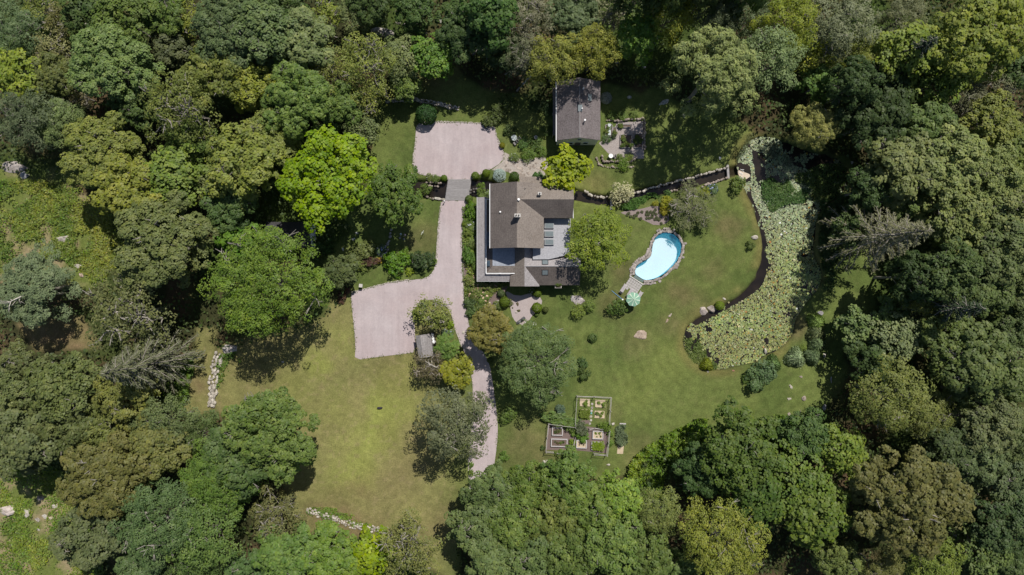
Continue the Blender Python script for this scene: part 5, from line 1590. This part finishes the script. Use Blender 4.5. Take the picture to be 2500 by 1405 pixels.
for x, y, r, c, l in ((560,600,30,(.085,.125,.03),'vine covered hedge along the upper left garden fence'),(685,690,15,(.075,.120,.03),'green bush at the inner garden corner'),(860,720,18,(.085,.095,.05),'grey green bush in the middle of the garden'),(890,850,15,(.085,.145,.025),'bright green bush above the bare stem bed'),(1225,690,15,(.090,.150,.025),'bright bush at the right garden corner'),(745,790,9,(.10,.16,.03),'small bush beside the inner corner bush'),(735,930,8,(.13,.18,.02),'lime plant beside the inner pole fence'),(1310,800,8,(.12,.18,.03),'lime vine on the right garden fence'),(1310,960,8,(.11,.16,.03),'lower lime vine on the right garden fence'),(280,1025,6,(.06,.10,.03),'tiny bush outside the lower left garden corner'),(560,460,13,(.07,.10,.07),'blue green small conifer outside the garden'),(400,560,10,(.14,.15,.04),'yellowish plant outside the upper left garden corner')):
    p = zpx(x, y); shrub(p[0], p[1], r, 'bush', c, l, group=VS, aspect=2.6 if r == 30 else 1.0, rot=-.12 if r == 30 else None, tall=.5 if r == 30 else .9)
scatter('asparagus_fern', [zpx(*p) for p in ((1400,690),(1560,660),(1570,850),(1500,960),(1420,980),(1390,850))], 1000, 1.1, .5, (.110,.140,.075), 'wispy blue green asparagus bed beside the garden', 'plants', 71, .9, needle=True)
sheet('straw_patch', [zpx(*p) for p in ((1430,960),(1525,870),(1535,890),(1515,1010),(1505,1115),(1412,1112))], .03, STRAWM)
lg = empty('wooden_plank', Z6(1500, 655)); tag(lg, 'pale plank lying above the asparagus bed', 'plank')
MB().box((0, 0, .06), (1.1, .22, .1), -.03).build('board', BOARD, lg)
wp_ = empty('fence_stake', Z6(1352, 655)); tag(wp_, 'pale stone block outside the right garden corner', 'block')
link('block', STONES[3], wp_, (0, 0, .2), (0, 0, .3), (.6, .5, .5), PALE)

# ------------------------------------------------------------------ shrubs and beds near house, court and pond
BOX, BOXD = (.088, .128, .014), (.050, .088, .018)
PINK, BLUEF, WHT = (.72, .42, .36), (.42, .48, .78), (.85, .85, .82)
for row in [
 (1084,435,8.5,'ball',BOX,'clipped ball bush at the upper left end of the bridge'),
 (1160,429,10,'ball',BOX,'clipped ball bush at the upper right end of the bridge'),
 (1187,423,10.5,'ball',BOX,'clipped ball bush between the bridge one and the blue mound'),
 (1256,431,12.5,'ball',BOXD,'dark clipped bush right of the blue mound'),
 (1145,486,10,'ball',(.082,.115,.022),'clipped ball bush at the lower right end of the bridge'),
 (1226,355,7.5,'ball',(.150,.165,.012),'small golden ball bush at the court corner'),
 (1040,278,27,'ball',(.030,.060,.020),'big dark clipped yew at the top left of the upper court'),
 (1315,433,14,'hump',(.060,.105,.030),'low green plant beside the rear porch'),
 (1132,548,6,'ball',(.095,.140,.016),'small bright ball beside the white flowered bush'),
 (1162,572,7,'ball',(.050,.095,.020),'small dark bush at the foot of the white flowered bed'),
 (1223,717,10,'ball',(.070,.095,.034),'grey green clipped ball by the front path'),
 (1232,738,14,'ball',(.085,.125,.014),'bright clipped ball left in the gravel garden'),
 (1245,740,9,'hump',(.105,.115,.045),'olive low cushion beside the bright left ball'),
 (1312,716,11,'ball',BOX,'clipped ball under the front eave'),
 (1311,752,13.5,'ball',(.095,.140,.012),'brightest clipped ball right in the gravel garden'),
 (1332,757,8,'ball',(.070,.095,.026),'small dull clipped ball at the lawn corner'),
 (1310,769,5,'ball',(.085,.120,.03),'tiny clump below the brightest ball'),
 (1505,751,23,'bush',(.062,.092,.024),'round dark leafy bush left of the parasol'),
 (1437,748,15,'loose',(.115,.165,.035),'ferny plants on the right of the fern boulder'),
 (1412,762,17,'loose',(.125,.175,.030),'lime ferny plants below the fern boulder'),
 (1447,826,14,'spiky',(.060,.090,.028),'young dark spruce alone on the lawn'),
 (1832,600,11,'bush',(.075,.105,.028),'small bush below the square pale rock'),
 (1758,747,12,'ball',(.130,.170,.024),'lime round bush by the joined boulders'),
 (1994,787,20,'grass',(.150,.190,.050),'lime grass clump topmost of the row'),
 (1994,814,21,'grass',(.120,.155,.066),'dark grass clump second of the row'),
 (1996,840,21,'grass',(.118,.150,.070),'dark grass clump third of the row'),
 (1985,870,21,'grass',(.120,.155,.075),'dark grass clump lowest of the row'),
 (1945,874,23,'grass',(.22,.25,.15),'pale striped grass clump left of the row'),
 (1888,889,20,'grass',(.095,.13,.045),'dark grass clump behind the double bush'),
 (1868,906,27,'bush',(.085,.125,.052),'upper of the double sage bush below the pond'),
 (1846,928,28,'bush',(.088,.128,.048),'lower of the double sage bush below the pond'),
 (1819,926,10,'bush',(.098,.140,.035),'little lobe left of the double sage bush'),
 (1727,892,15,'grass',(.15,.19,.025),'lime sedge at the foot of the pond'),
 (1960,850,9,'loose',(.120,.165,.030),'lime weed between the striped and dark grass clumps'),
 (1480,239,15,'ball',(.230,.250,.220),'silvery round bush right of the cottage'),
 (1515,471,28,'loose',(.300,.275,.170),'cream variegated bush beside the stream'),
 (968,642,30,'bush',(.078,.135,.016),'bright green round bush above the lower court'),
 (1033,636,27,'bush',(.034,.062,.022),'dark round bush at the corner of drive and court'),
 (1000,664,10,'bush',(.150,.190,.016),'yellow green pointed plant between the two round bushes'),
 (887,612,27,'bush',(.095,.125,.036),'feathery olive shrub left of the blue flowered bush'),
 (884,644,19,'bush',(.110,.145,.032),'lime olive shrub above the small court lawn'),
 (925,637,8,'loose',(.260,.200,.020),'small orange yellow plant beside the dark red shrub'),
 (1057,640,9,'bush',(.125,.175,.018),'lime strip of low plants along the drive corner'),
 (795,601,20,'bush',(.042,.072,.022),'dark bush at the white gable wall'),
 (990,612,9,'loose',(.125,.180,.030),'light green tuft above the bright round bush'),
 (1004,624,9,'loose',(.115,.150,.050),'pale tuft between the two round bushes'),
 (1130,492,0,'ball',BOX,''),
 (1423,886,13,'bush',(.055,.085,.026),'dark bush right of the large dark garden tree'),
 (1426,914,15,'bush',(.058,.088,.026),'lower dark bush right of the large dark garden tree'),
 (1240,1014,20,'bush',(.078,.112,.026),'green bush where the drive passes under the grey tree'),
 (1365,998,12,'spiky',(.070,.095,.066),'blue green young spruce left of the straw beds'),
 (1196,880,8,'ball',(.070,.095,.036),'small round bush at the drive bend under the japanese maple'),
 (1282,812,10,'bush',(.092,.118,.020),'mossy green bush right of the japanese maple'),
 (1022,768,15,'bush',(.095,.150,.018),'bright bush at the left of the court island'),
 (1030,750,13,'bush',(.075,.095,.055),'grey green bush at the top of the court island'),
 (1086,778,16,'bush',(.115,.125,.036),'olive bush at the right of the court island'),
 (1100,793,9,'bush',(.135,.195,.018),'lime bush at the lower right of the court island'),
 (1625,494,15,'bush',(.190,.185,.016),'golden shrub left of the crab apple'),
 (1622,516,12,'bush',(.185,.185,.018),'lower golden shrub left of the crab apple'),
 (1648,492,10,'bush',(.11,.15,.03),'green gold shrub under the crab apple'),
 (1600,498,8,'loose',(.20,.19,.02),'small golden clump above the mulched bed'),
 (1630,472,8,'bush',(.060,.110,.030),'dark leafy plant at the stream edge'),
 (1800,452,20,'bush',(.085,.120,.026),'green shrub at the narrow lawn tip by the weir'),
 (1722,470,12,'bush',(.160,.175,.020),'gold green shrub above the crab apple'),
 (1238,252,22,'bush',(.058,.080,.024),'upper part of the dark hedge by the leaning birch'),
 (1216,278,22,'bush',(.062,.086,.024),'middle of the dark hedge by the leaning birch'),
 (1196,297,18,'bush',(.066,.090,.024),'lower end of the dark hedge above the upper court'),
 (1040,462,14,'loose',(.085,.130,.030),'green plants on the stream bank left of the bridge'),
 (1064,437,10,'loose',(.080,.120,.030),'green plant between court and stream bank'),
 (1175,455,10,'loose',(.095,.150,.026),'lime fern over the stream right of the bridge'),
 (1178,474,14,'bush',(.100,.140,.034),'light green plants at the house corner by the stream'),
 (1190,476,9,'bush',(.15,.18,.11),'pale variegated plant at the house corner'),
 (1640,1070,0,'bush',BOX,''),
 (1150,1135,7,'bush',(.10,.15,.03),'green strip plant on the field side of the drive end'),
 (1150,1155,8,'bush',(.10,.15,.03),'lower green strip plant by the drive end'),
 (1230,1115,12,'bush',(.09,.14,.028),'bright bush at the lower right of the drive'),
 ]:
    if row[2] <= 0: continue
    shrub(*row, group=VS)
shrub(1219,428,19.5,'spiky',(.205,.245,.245),'blue grey spruce mound behind the house','shrub',VS,tall=.8)
shrub(905,640,17,'bush',(.075,.040,.030),'dark red barberry shrub above the small court lawn','shrub',VS,aspect=2.0,rot=.3)
shrub(838,722,15,'bush',(.085,.046,.034),'dark red barberry at the left corner of the lower court','shrub',VS,aspect=1.9,rot=1.05)
shrub(780,690,10,'bush',(.10,.055,.03),'rusty small shrub under the locust tree','shrub',VS)
shrub(1150,516,18,'bush',(.066,.115,.012),'dense green hedge block beside the house steps','shrub',VS,aspect=.62,rot=0,tall=1.0)
shrub(1145,626,18,'bush',(.062,.108,.020),'rounded green hedge along the drive beside the porch','shrub',VS,aspect=.7,rot=0)
shrub(1160,640,13,'loose',(.090,.150,.026),'bright leafy plants against the porch','shrub',VS,aspect=.5,rot=0)
shrub(1142,570,11,'loose',(.110,.150,.030),'lime plants below the small bright ball','shrub',VS)
shrub(1150,596,11,'loose',(.100,.140,.040),'mixed green plants at the stone step path','shrub',VS)
shrub(1147,742,15,'bush',(.060,.090,.030),'dark green rounded shrub at the drive beside the hydrangeas','shrub',VS)
shrub(1150,762,13,'bush',(.066,.096,.032),'lower dark shrub above the japanese maple','shrub',VS)
for x, y, r, k, bcol, l in ((1150,552,13,1,(.72,.74,.85),'white blue hydrangea beside the porch'),(1151,686,15,0,PINK,'pink hydrangea at the porch corner by the drive'),(1168,697,15,0,(.70,.44,.34),'pink hydrangea second from the drive'),(1190,696,14,0,PINK,'pink hydrangea third from the drive'),(1210,695,12,1,(.66,.34,.30),'pink hydrangea nearest the front wall'),(1158,718,16,0,(.78,.55,.42),'creamy pink hydrangea below the first'),(1178,728,16,0,(.80,.58,.45),'creamy pink hydrangea beside the round stone'),(1174,746,13,1,(.80,.60,.45),'lowest creamy hydrangea above the japanese maple'),(930,612,14,1,BLUEF,'blue flowered bush above the dark red barberry'),(1086,812,9,1,BLUEF,'blue flowers between island lawn and small pine'),(1102,812,7,1,(.55,.58,.80),'pale blue flowers at the island point'),(1287,800,15,1,WHT,'white flowered bed below the gravel garden'),(1300,792,10,1,WHT,'upper white flowers beside the lawn'),(1216,744,11,1,(.82,.84,.80),'white flowers left of the bright ball'),(1740,462,14,1,BLUEF,'blue flowers by the gold green shrub'),(1050,434,10,1,(.8,.8,.78),'white flowered plant at the court edge'),(1300,712,9,1,(.75,.76,.74),'white flowers in shade under the front eave'),(1255,385,12,1,(.55,.58,.58),'silvery flowers beside the cobbled patio')):
    shrub(x, y, r, 'bush', (.105, .135, .034) if bcol is not BLUEF else (.08, .115, .05), l, 'flowering_shrub', 'flowering shrubs', tall=.8, bloom=(k, bcol))

# beds and paving near the house
PATIO = mottled('cobbled_patio', (.26, .22, .19), (.36, .315, .285), (.5, .46, .42), 1.2, 6, bump=.8)
sheet('cobbled_patio', [(1232,372),(1262,388),(1300,386),(1330,384),(1338,398),(1340,418),(1325,432),(1270,438),(1240,420),(1200,416),(1226,396)], .018, PATIO)
ps = empty('patio_stones', W(1285, 408)); ps['kind'] = 'structure'
for k in range(70):
    x, y = rs.uniform(1232, 1334), rs.uniform(378, 430)
    if y < 384 + (1280 - x) * .15 if x < 1280 else y < 386: continue
    j = rs.uniform(.8, 1.5); s = rs.uniform(.25, .6)
    link('patio_stone', rs.choice(STONES), ps, W(x, y) - Vector(ps.location) + Vector((0, 0, .03)), (0, 0, rs.uniform(0, 3)), (s * 1.2, s, .14), (.32 * j, .28 * j, .255 * j))
GG = mottled('garden_gravel', (.33, .275, .27), (.41, .355, .35), None, .6, 9)
sheet('gravel_garden', chaikin([(1232,708),(1262,725),(1300,715),(1325,730),(1320,752),(1300,770),(1290,786),(1272,796),(1252,780),(1246,752),(1240,730)], 1), .02, GG)
sheet('gravel_path', [(1180,725),(1200,718),(1206,742),(1196,754),(1182,748)], .016, MULCH)
for x, y, rx, ry, l, cl in ((1263,742,4.5,6,'dark moss island in the gravel garden',(.10,.085,.05)),(1266,759,5,4,'lower moss island in the gravel garden',(.10,.095,.05)),(1261,763,3.5,3.5,'pale round stone beside the lower moss island',PALE),(1251,752,2.5,2.5,'tiny green stone in the gravel garden',(.1,.12,.05)),(1194,741,4.5,4.5,'round pale stone seat in the mulch by the hydrangeas',(.56,.48,.42))):
    rock(x, y, rx, ry, l, cl, h=.3)
sheet('mulch_bed', chaikin([(1512,518),(1560,512),(1605,500),(1632,520),(1634,545),(1600,552),(1580,542),(1550,528),(1525,525)], 1), .016, mottled('mauve_mulch', (.20,.155,.145), (.27,.22,.21), None, .8, 8, bump=.6))
for k in range(46):
    x, y = rs.uniform(1530, 1628), rs.uniform(508, 546)
    if y < 512 + (1605 - x) * .12 or y > 528 + (x - 1530) * .22: continue
    if k == 0 or 'hp' not in globals():
        hp = empty('heather_bed', W(1580, 525)); tag(hp, 'rows of small heather tufts in the mauve mulched bed', 'plants')
    link('tuft', SHRUB['hump'][k % 2], hp, W(x, y) - Vector(hp.location), (0, 0, k), (.28, .28, .3), (.11, .125, .06))
scatter('leafy_border', [(1508,500),(1540,488),(1600,472),(1612,480),(1606,490),(1560,500),(1520,512)], 2600, .7, .28, (.050,.105,.022), 'dark green leafy border along the stream', 'plants', 81, .8)
sheet('mulch_bed', [(1136,500),(1165,500),(1165,690),(1240,700),(1200,770),(1145,775),(1132,690),(1130,560)], .012, MULCH)
scatter('border_plants', [(1136,498),(1166,500),(1166,690),(1132,690),(1129,600),(1130,560)], 3200, .8, .24, (.110,.155,.030), 'mixed green border plants between drive and porch', 'plants', 82, .8, hue=.03, patch=.16)
scatter('border_plants', [(1134,690),(1240,698),(1215,712),(1206,735),(1185,752),(1145,775),(1136,730)], 2800, .8, .24, (.135,.165,.036), 'mixed plants among the pink hydrangeas', 'plants', 83, .8, hue=.03, patch=.16)
# cottage garden
PATG = mottled('garden_patio', (.24, .20, .19), (.33, .29, .28), (.42, .38, .36), 1, 6, bump=.6)
sheet('cottage_patio', [(1462,350),(1500,318),(1505,300),(1572,296),(1572,388),(1500,388),(1482,372)], .016, PATG)
for x0, y0, x1, y1, l in ((1506,305,1540,312,'upper long soil bed in the cottage garden'),(1496,312,1504,338,'narrow upright soil bed in the cottage garden'),(1514,330,1542,362,'square soil bed in the cottage garden'),(1548,328,1568,362,'right soil bed in the cottage garden'),(1478,306,1494,334,'left soil bed beside the cottage')):
    a_, b_ = W(x0, y0), W(x1, y1); c_ = (a_ + b_) / 2; sx, sy = b_.x - a_.x, a_.y - b_.y
    o = empty('garden_bed', (c_.x, c_.y, 0)); tag(o, l, 'garden bed', 'cottage garden beds')
    for dx, dy, wx, wy in ((0, sy / 2, sx, .12), (0, -sy / 2, sx, .12), (sx / 2, 0, .12, sy - .12), (-sx / 2, 0, .12, sy - .12)): MB().box((dx, dy, .14), (wx, wy, .3)).build('board', WOODG, o)
    MB().box((0, 0, .06), (sx - .1, sy - .1, .2)).build('soil', SOIL, o)
    for k in range(max(2, int(sx * sy * 1.3))): link('plant', SHRUB['bush'][k % 2], o, (rs.uniform(-.4, .4) * sx, rs.uniform(-.4, .4) * sy, .16), (0, 0, k), (.45, .45, .4), rs.choice(((.10, .15, .03), (.06, .09, .03), (.13, .17, .03))))
for x, y, r, c_, l in ((1495,282,12,(.10,.135,.03),'lime shrub above the cottage garden wall left'),(1520,282,13,(.095,.130,.03),'lime shrub above the cottage garden wall middle'),(1548,282,12,(.10,.130,.03),'lime shrub above the cottage garden wall right'),(1534,384,11,(.115,.155,.026),'lime shrub below the cottage patio'),(1512,383,8,(.09,.12,.03),'small shrub below the cottage patio'),(1520,403,16,(.085,.13,.02),'green strip between the double walls'),(1480,340,12,(.06,.09,.03),'green plants beside the cottage wall'),(1280,350,16,(.060,.100,.024),'leafy bed left of the cottage'),(1310,352,18,(.058,.095,.022),'leafy bed against the cottage wall'),(1290,378,18,(.085,.130,.022),'bright leafy bed below the cottage corner'),(1322,372,14,(.09,.13,.024),'bright leafy plants by the white boulder'),(1335,320,15,(.05,.08,.022),'shaded plants at the cottage side'),(1245,320,16,(.05,.08,.022),'shaded shrub right of the upper court'),(1340,268,18,(.032,.052,.018),'dark shrub at the far corner of the cottage'),(1310,255,20,(.03,.05,.018),'dark shrub left of the cottage in deep shade')):
    shrub(x, y, r, 'loose', c_, l, group=VS, tall=.7)
tb = empty('garden_table', W(1490, 383)); tag(tb, 'small round white table with a chair in the cottage garden corner', 'table')
MB().lathe((0, 0, 0), [(.25, 0), (.05, .04), (.05, .68), (.38, .7), (.38, .74)], 16).build('top', WHITE, tb)
ch = empty('garden_chair', W(1499, 382)); tag(ch, 'brown round seated chair beside the small white table', 'chair')
MB().box((0, 0, .44), (.48, .46, .05)).build('seat', WOODG, ch); MB().box((.22, 0, .7), (.04, .46, .5)).build('backrest', WOODG, ch)
for sx in (-.2, .2):
    for sy in (-.19, .19): MB().box((sx, sy, .21), (.045, .045, .42)).build('leg', WOODG, ch)
bn = empty('garden_bench', W(1487, 318)); tag(bn, 'pale long bench beside the cottage wall', 'bench')
MB().box((0, 0, .44), (.5, 2.0, .06)).build('seat', plain('pale_paint', (.45, .50, .50), .7), bn)
for sy in (-.85, .85): MB().box((0, sy, .2), (.42, .08, .42)).build('leg', WOODG, bn)
# round table and seats left of the cottage
t2 = empty('garden_table', W(1255, 339)); tag(t2, 'pale round stone table in shade right of the upper court', 'table')
MB().lathe((0, 0, 0), [(.2, 0), (.14, .1), (.14, .62), (.5, .66), (.5, .74)], 20).build('top', plain('pale_stone_top', (.45, .50, .48), .7), t2)
for k, (x, y) in enumerate(((1266, 341), (1258, 351))):
    q = empty('garden_chair', W(x, y), .7); tag(q, ('upper', 'lower')[k] + ' slatted grey chair beside the pale round table', 'chair', 'grey chairs')
    for i in range(5): MB().box((-.24 + i * .12, 0, .42), (.10, .55, .03)).build('slat', WOODG, q)
    MB().box((.3, 0, .68), (.05, .55, .5)).build('backrest', WOODG, q)
    for sx in (-.24, .24):
        for sy in (-.23, .23): MB().box((sx, sy, .2), (.05, .05, .42)).build('leg', WOODG, q)
bb = empty('birdbath', W(1308, 338)); tag(bb, 'grey ring shaped birdbath in the bed left of the cottage', 'birdbath')
MB().lathe((0, 0, 0), [(.18, 0), (.08, .1), (.08, .6), (.30, .68), (.31, .78), (.24, .78), (.2, .70)], 18).build('bowl', CONC, bb)
MB().lathe((0, 0, .70), [(.2, 0), (.2, .02)], 18).build('water', GLASS_D, bb)
# statue, barbecue, feeders and other small things
sg = empty('garden_statue', ZS(1340, 600)); tag(sg, 'dark reclining garden sculpture in the gravel garden', 'sculpture')
b = MB(); a_ = ZS(1320, 612) - Vector(sg.location); e_ = ZS(1412, 540) - Vector(sg.location)
b.tube([a_ + Vector((0, 0, .12)), a_.lerp(e_, .25) + Vector((0, 0, .3)), a_.lerp(e_, .5) + Vector((0, 0, .25)), a_.lerp(e_, .75) + Vector((0, 0, .5)), e_ + Vector((0, 0, .62))], [.14, .22, .15, .26, .16], 10)
b.build('figure', plain('bronze', (.10, .105, .105), .5), sg)
MB().box((a_ + e_) / 2 + Vector((0, 0, .05)), (1.7, .55, .1), math.atan2((e_ - a_).y, (e_ - a_).x)).build('plinth', plain('dark_slate', (.11, .10, .10), .7), sg)
bq = empty('barbecue', ZS(1253, 842)); tag(bq, 'grey round barbecue table half under the large dark garden tree', 'barbecue')
MB().box((0, 0, .66), (.8, .75, .08), .1).build('table', plain('grey_top', (.36, .37, .42), .6), bq)
for sx in (-.3, .3):
    for sy in (-.28, .28): MB().box((sx, sy, .32), (.06, .06, .64)).build('leg', DARKM, bq)
MB().lathe((0, 0, .7), [(.24, 0), (.27, .12), (.25, .16), (.2, .16), (.18, .06)], 16).build('grill', DARKM, bq)
bf = empty('bird_feeder', W(987, 580)); tag(bf, 'pole with hanging bird feeders on the small lawn left of the drive', 'bird feeder')
b = MB().tube([(0, 0, -.1), (0, 0, 2.1)], .035, 7)
for t in (.6, 2.2, 3.6, 5.2): b.tube([(0, 0, 2.0), (.3 * math.cos(t), .3 * math.sin(t), 2.15), (.5 * math.cos(t), .5 * math.sin(t), 2.0)], .025, 6)
b.build('pole', DARKM, bf)
for k, t in enumerate((.6, 2.2, 3.6, 5.2)):
    c_ = Vector((.5 * math.cos(t), .5 * math.sin(t), 0))
    MB().lathe(c_ + Vector((0, 0, 1.55)), [(.10, 0), (.12, .05), (.09, .08), (.09, .32), (.19, .36), (.03, .46)], 10).build('feeder', (plain('pink_feeder', (.55, .40, .38), .6), plain('blue_feeder', (.40, .5, .5), .6), WOODG, WOODG)[k], bf)
sp = empty('wind_vane', W(1034, 570)); tag(sp, 'slim pole with a pale arrow vane on the small lawn by the drive', 'wind vane')
MB().tube([(0, 0, -.1), (0, 0, 1.5)], .035, 7).build('pole', DARKM, sp)
MB().box((0, 0, 1.5), (.8, .06, .05), 1.0).build('arrow', plain('pale_metal', (.55, .58, .52), .5), sp); MB().box((0, 0, 1.42), (.36, .06, .05), -.5).build('crossbar', plain('pale_metal2', (.5, .52, .5), .5), sp)
mbx = empty('garden_box', W(884, 698), -.1); tag(mbx, 'small grey box on a post at the lower court lawn', 'box')
MB().box((0, 0, .4), (.12, .12, .8)).build('post', WOODG, mbx); MB().box((0, 0, .92), (.52, .5, .3)).build('body', CONC, mbx); MB().slab([(-.3,-.3,1.1),(.3,-.3,1.1),(.3,.3,1.14),(-.3,.3,1.14)], .05).build('lid', CONC, mbx)
lamp = empty('bollard', W(1086, 493)); tag(lamp, 'short white topped post at the corner of bridge and lawn', 'bollard')
MB().lathe((0, 0, -.1), [(.07, 0), (.06, .95)], 10).build('post', WOODG, lamp); MB().lathe((0, 0, .85), [(.12, 0), (.12, .12), (.03, .2)], 10).build('cap', WHITE, lamp)
dl = empty('cut_log', W(928, 996), .05); tag(dl, 'short dark log lying alone in the left field', 'log')
MB().tube([(-.42, 0, .17), (-.2, 0, .2), (.2, 0, .2), (.36, 0, .17), (.46, 0, .15)], [.17, .2, .19, .13, .03], 12).build('log', plain('dark_bark', (.035, .034, .038), .8), dl)
# stone step path beside the house
sp_ = empty('step_path', W(1147, 584)); sp_['kind'] = 'structure'
for k in range(16):
    x, y = 1134 + (k % 6) * 5 + rs.uniform(-1, 1), 580 + (k // 6) * 5 + rs.uniform(-1, 1); s = rs.uniform(.3, .42)
    link('step_stone', rs.choice(STONES), sp_, W(x, y) - Vector(sp_.location) + Vector((0, 0, .04)), (0, 0, k), (s, s * .9, .14), (.5, .45, .41))
# ------------------------------------------------------------------ ground cover and undergrowth
scatter('bramble_cover', [(-20,440),(120,440),(200,450),(290,520),(310,620),(250,700),(160,640),(60,640),(-20,680)], 15000, 1.0, .34, (.125,.160,.032), 'low green brambles filling the left clearing', 'ground cover', 91, 1.8, thr=.42, hue=.03, patch=.14)
scatter('bramble_cover', [(-20,1140),(60,1130),(170,1160),(230,1300),(260,1420),(-20,1420)], 10000, .7, .32, (.130,.175,.032), 'bright low brambles filling the lower left clearing', 'ground cover', 92, 1.8, thr=.42, hue=.03, patch=.14)
scatter('vine_thicket', [(1515,1190),(1540,1120),(1580,1085),(1630,1055),(1680,1030),(1720,1020),(1740,1060),(1660,1100),(1620,1160),(1590,1230),(1540,1260)], 12000, 2.6, .34, (.100,.155,.022), 'bright green vine thicket along the lower lawn edge', 'thicket', 93, 2.0, hue=.02)
scatter('vine_thicket', [(1860,1045),(1900,1010),(1950,1025),(2010,1050),(2000,1100),(1900,1090)], 4500, 2.2, .34, (.088,.140,.024), 'bright green vine thicket at the lower right lawn edge', 'thicket', 94, 1.6)
scatter('vine_thicket', [(420,890),(440,860),(478,870),(470,960),(440,1000),(400,1000),(410,930)], 4500, 1.6, .36, (.082,.135,.022), 'bright green thicket between the spruce and the grass track', 'thicket', 95, 1.5)
scatter('wall_weeds', [(748,1238),(800,1240),(860,1262),(930,1284),(930,1296),(860,1284),(800,1268),(748,1256)], 1500, .45, .28, (.105,.160,.028), 'green weeds growing over the field wall', 'weeds', 96, .8, thr=.42)
scatter('wall_weeds', [(530,880),(560,860),(590,850),(600,880),(560,885),(545,930),(535,950),(530,920)], 1100, .8, .30, (.070,.120,.024), 'weeds over the tumbled boulder wall', 'weeds', 97, .9, thr=.42)
scatter('bank_reeds', [(1796,380),(1820,340),(1850,322),(1846,345),(1822,365),(1808,400)], 900, .5, .3, (.095,.110,.045), 'short reeds along the upper left pond bank', 'reeds', 98, .8, needle=True)
scatter('bank_shrubs', [(2000,500),(2070,470),(2090,520),(2040,640),(2040,720),(2010,700),(2004,600),(1996,540)], 5200, 1.3, .34, (.045,.072,.022), 'dark shrubs along the right bank of the pond', 'shrubs', 99, 1.2)
def wood_mask(x, y):
    k = (sdf(x, y, LAWN) < .5)
    for c in CLEAR + MEADOW: k &= sdf(x, y, c) < 0
    return k
scatter('undergrowth', [(-40,-60),(2540,-60),(2540,1465),(-40,1465)], 46000, 3.4, .6, (.052,.074,.024), 'dark undergrowth on the woodland floor', 'undergrowth', 100, 2.5, thr=.3, mask=wood_mask)

# grass and weeds creeping over the edges of the gravel
def edge_grass():
    rng = np.random.default_rng(7)
    P = []
    for poly in (COURT, DRIVE):
        pts = pxpoly(chaikin(poly, 1)); m = len(pts)
        for i in range(m):
            a, b = pts[i], pts[(i + 1) % m]
            L = np.hypot(*(b - a)); k = int(L * 16)
            if k == 0: continue
            d = (b - a) / L; nrm = np.array((-d[1], d[0]))
            q = a + (b - a) * rng.uniform(0, 1, (k, 1)) + nrm * rng.normal(size=(k, 1)) * .16
            P.append(q[fbm(q[:, 0], q[:, 1], 1.6, 77) > .42])
    P = np.concatenate(P)
    N = np.column_stack([rng.normal(size=(len(P), 2)) * .4, np.ones(len(P))])
    me = leaf_mesh('edge_grass', np.column_stack([P, rng.uniform(.04, .1, len(P))]), N, rng.uniform(.12, .3, len(P)), .1, LEAF, rng)
    o = link('edge_grass', me, color=(.13, .165, .05)); tag(o, 'grass creeping over the gravel edges', 'grass', kind='stuff')
edge_grass()
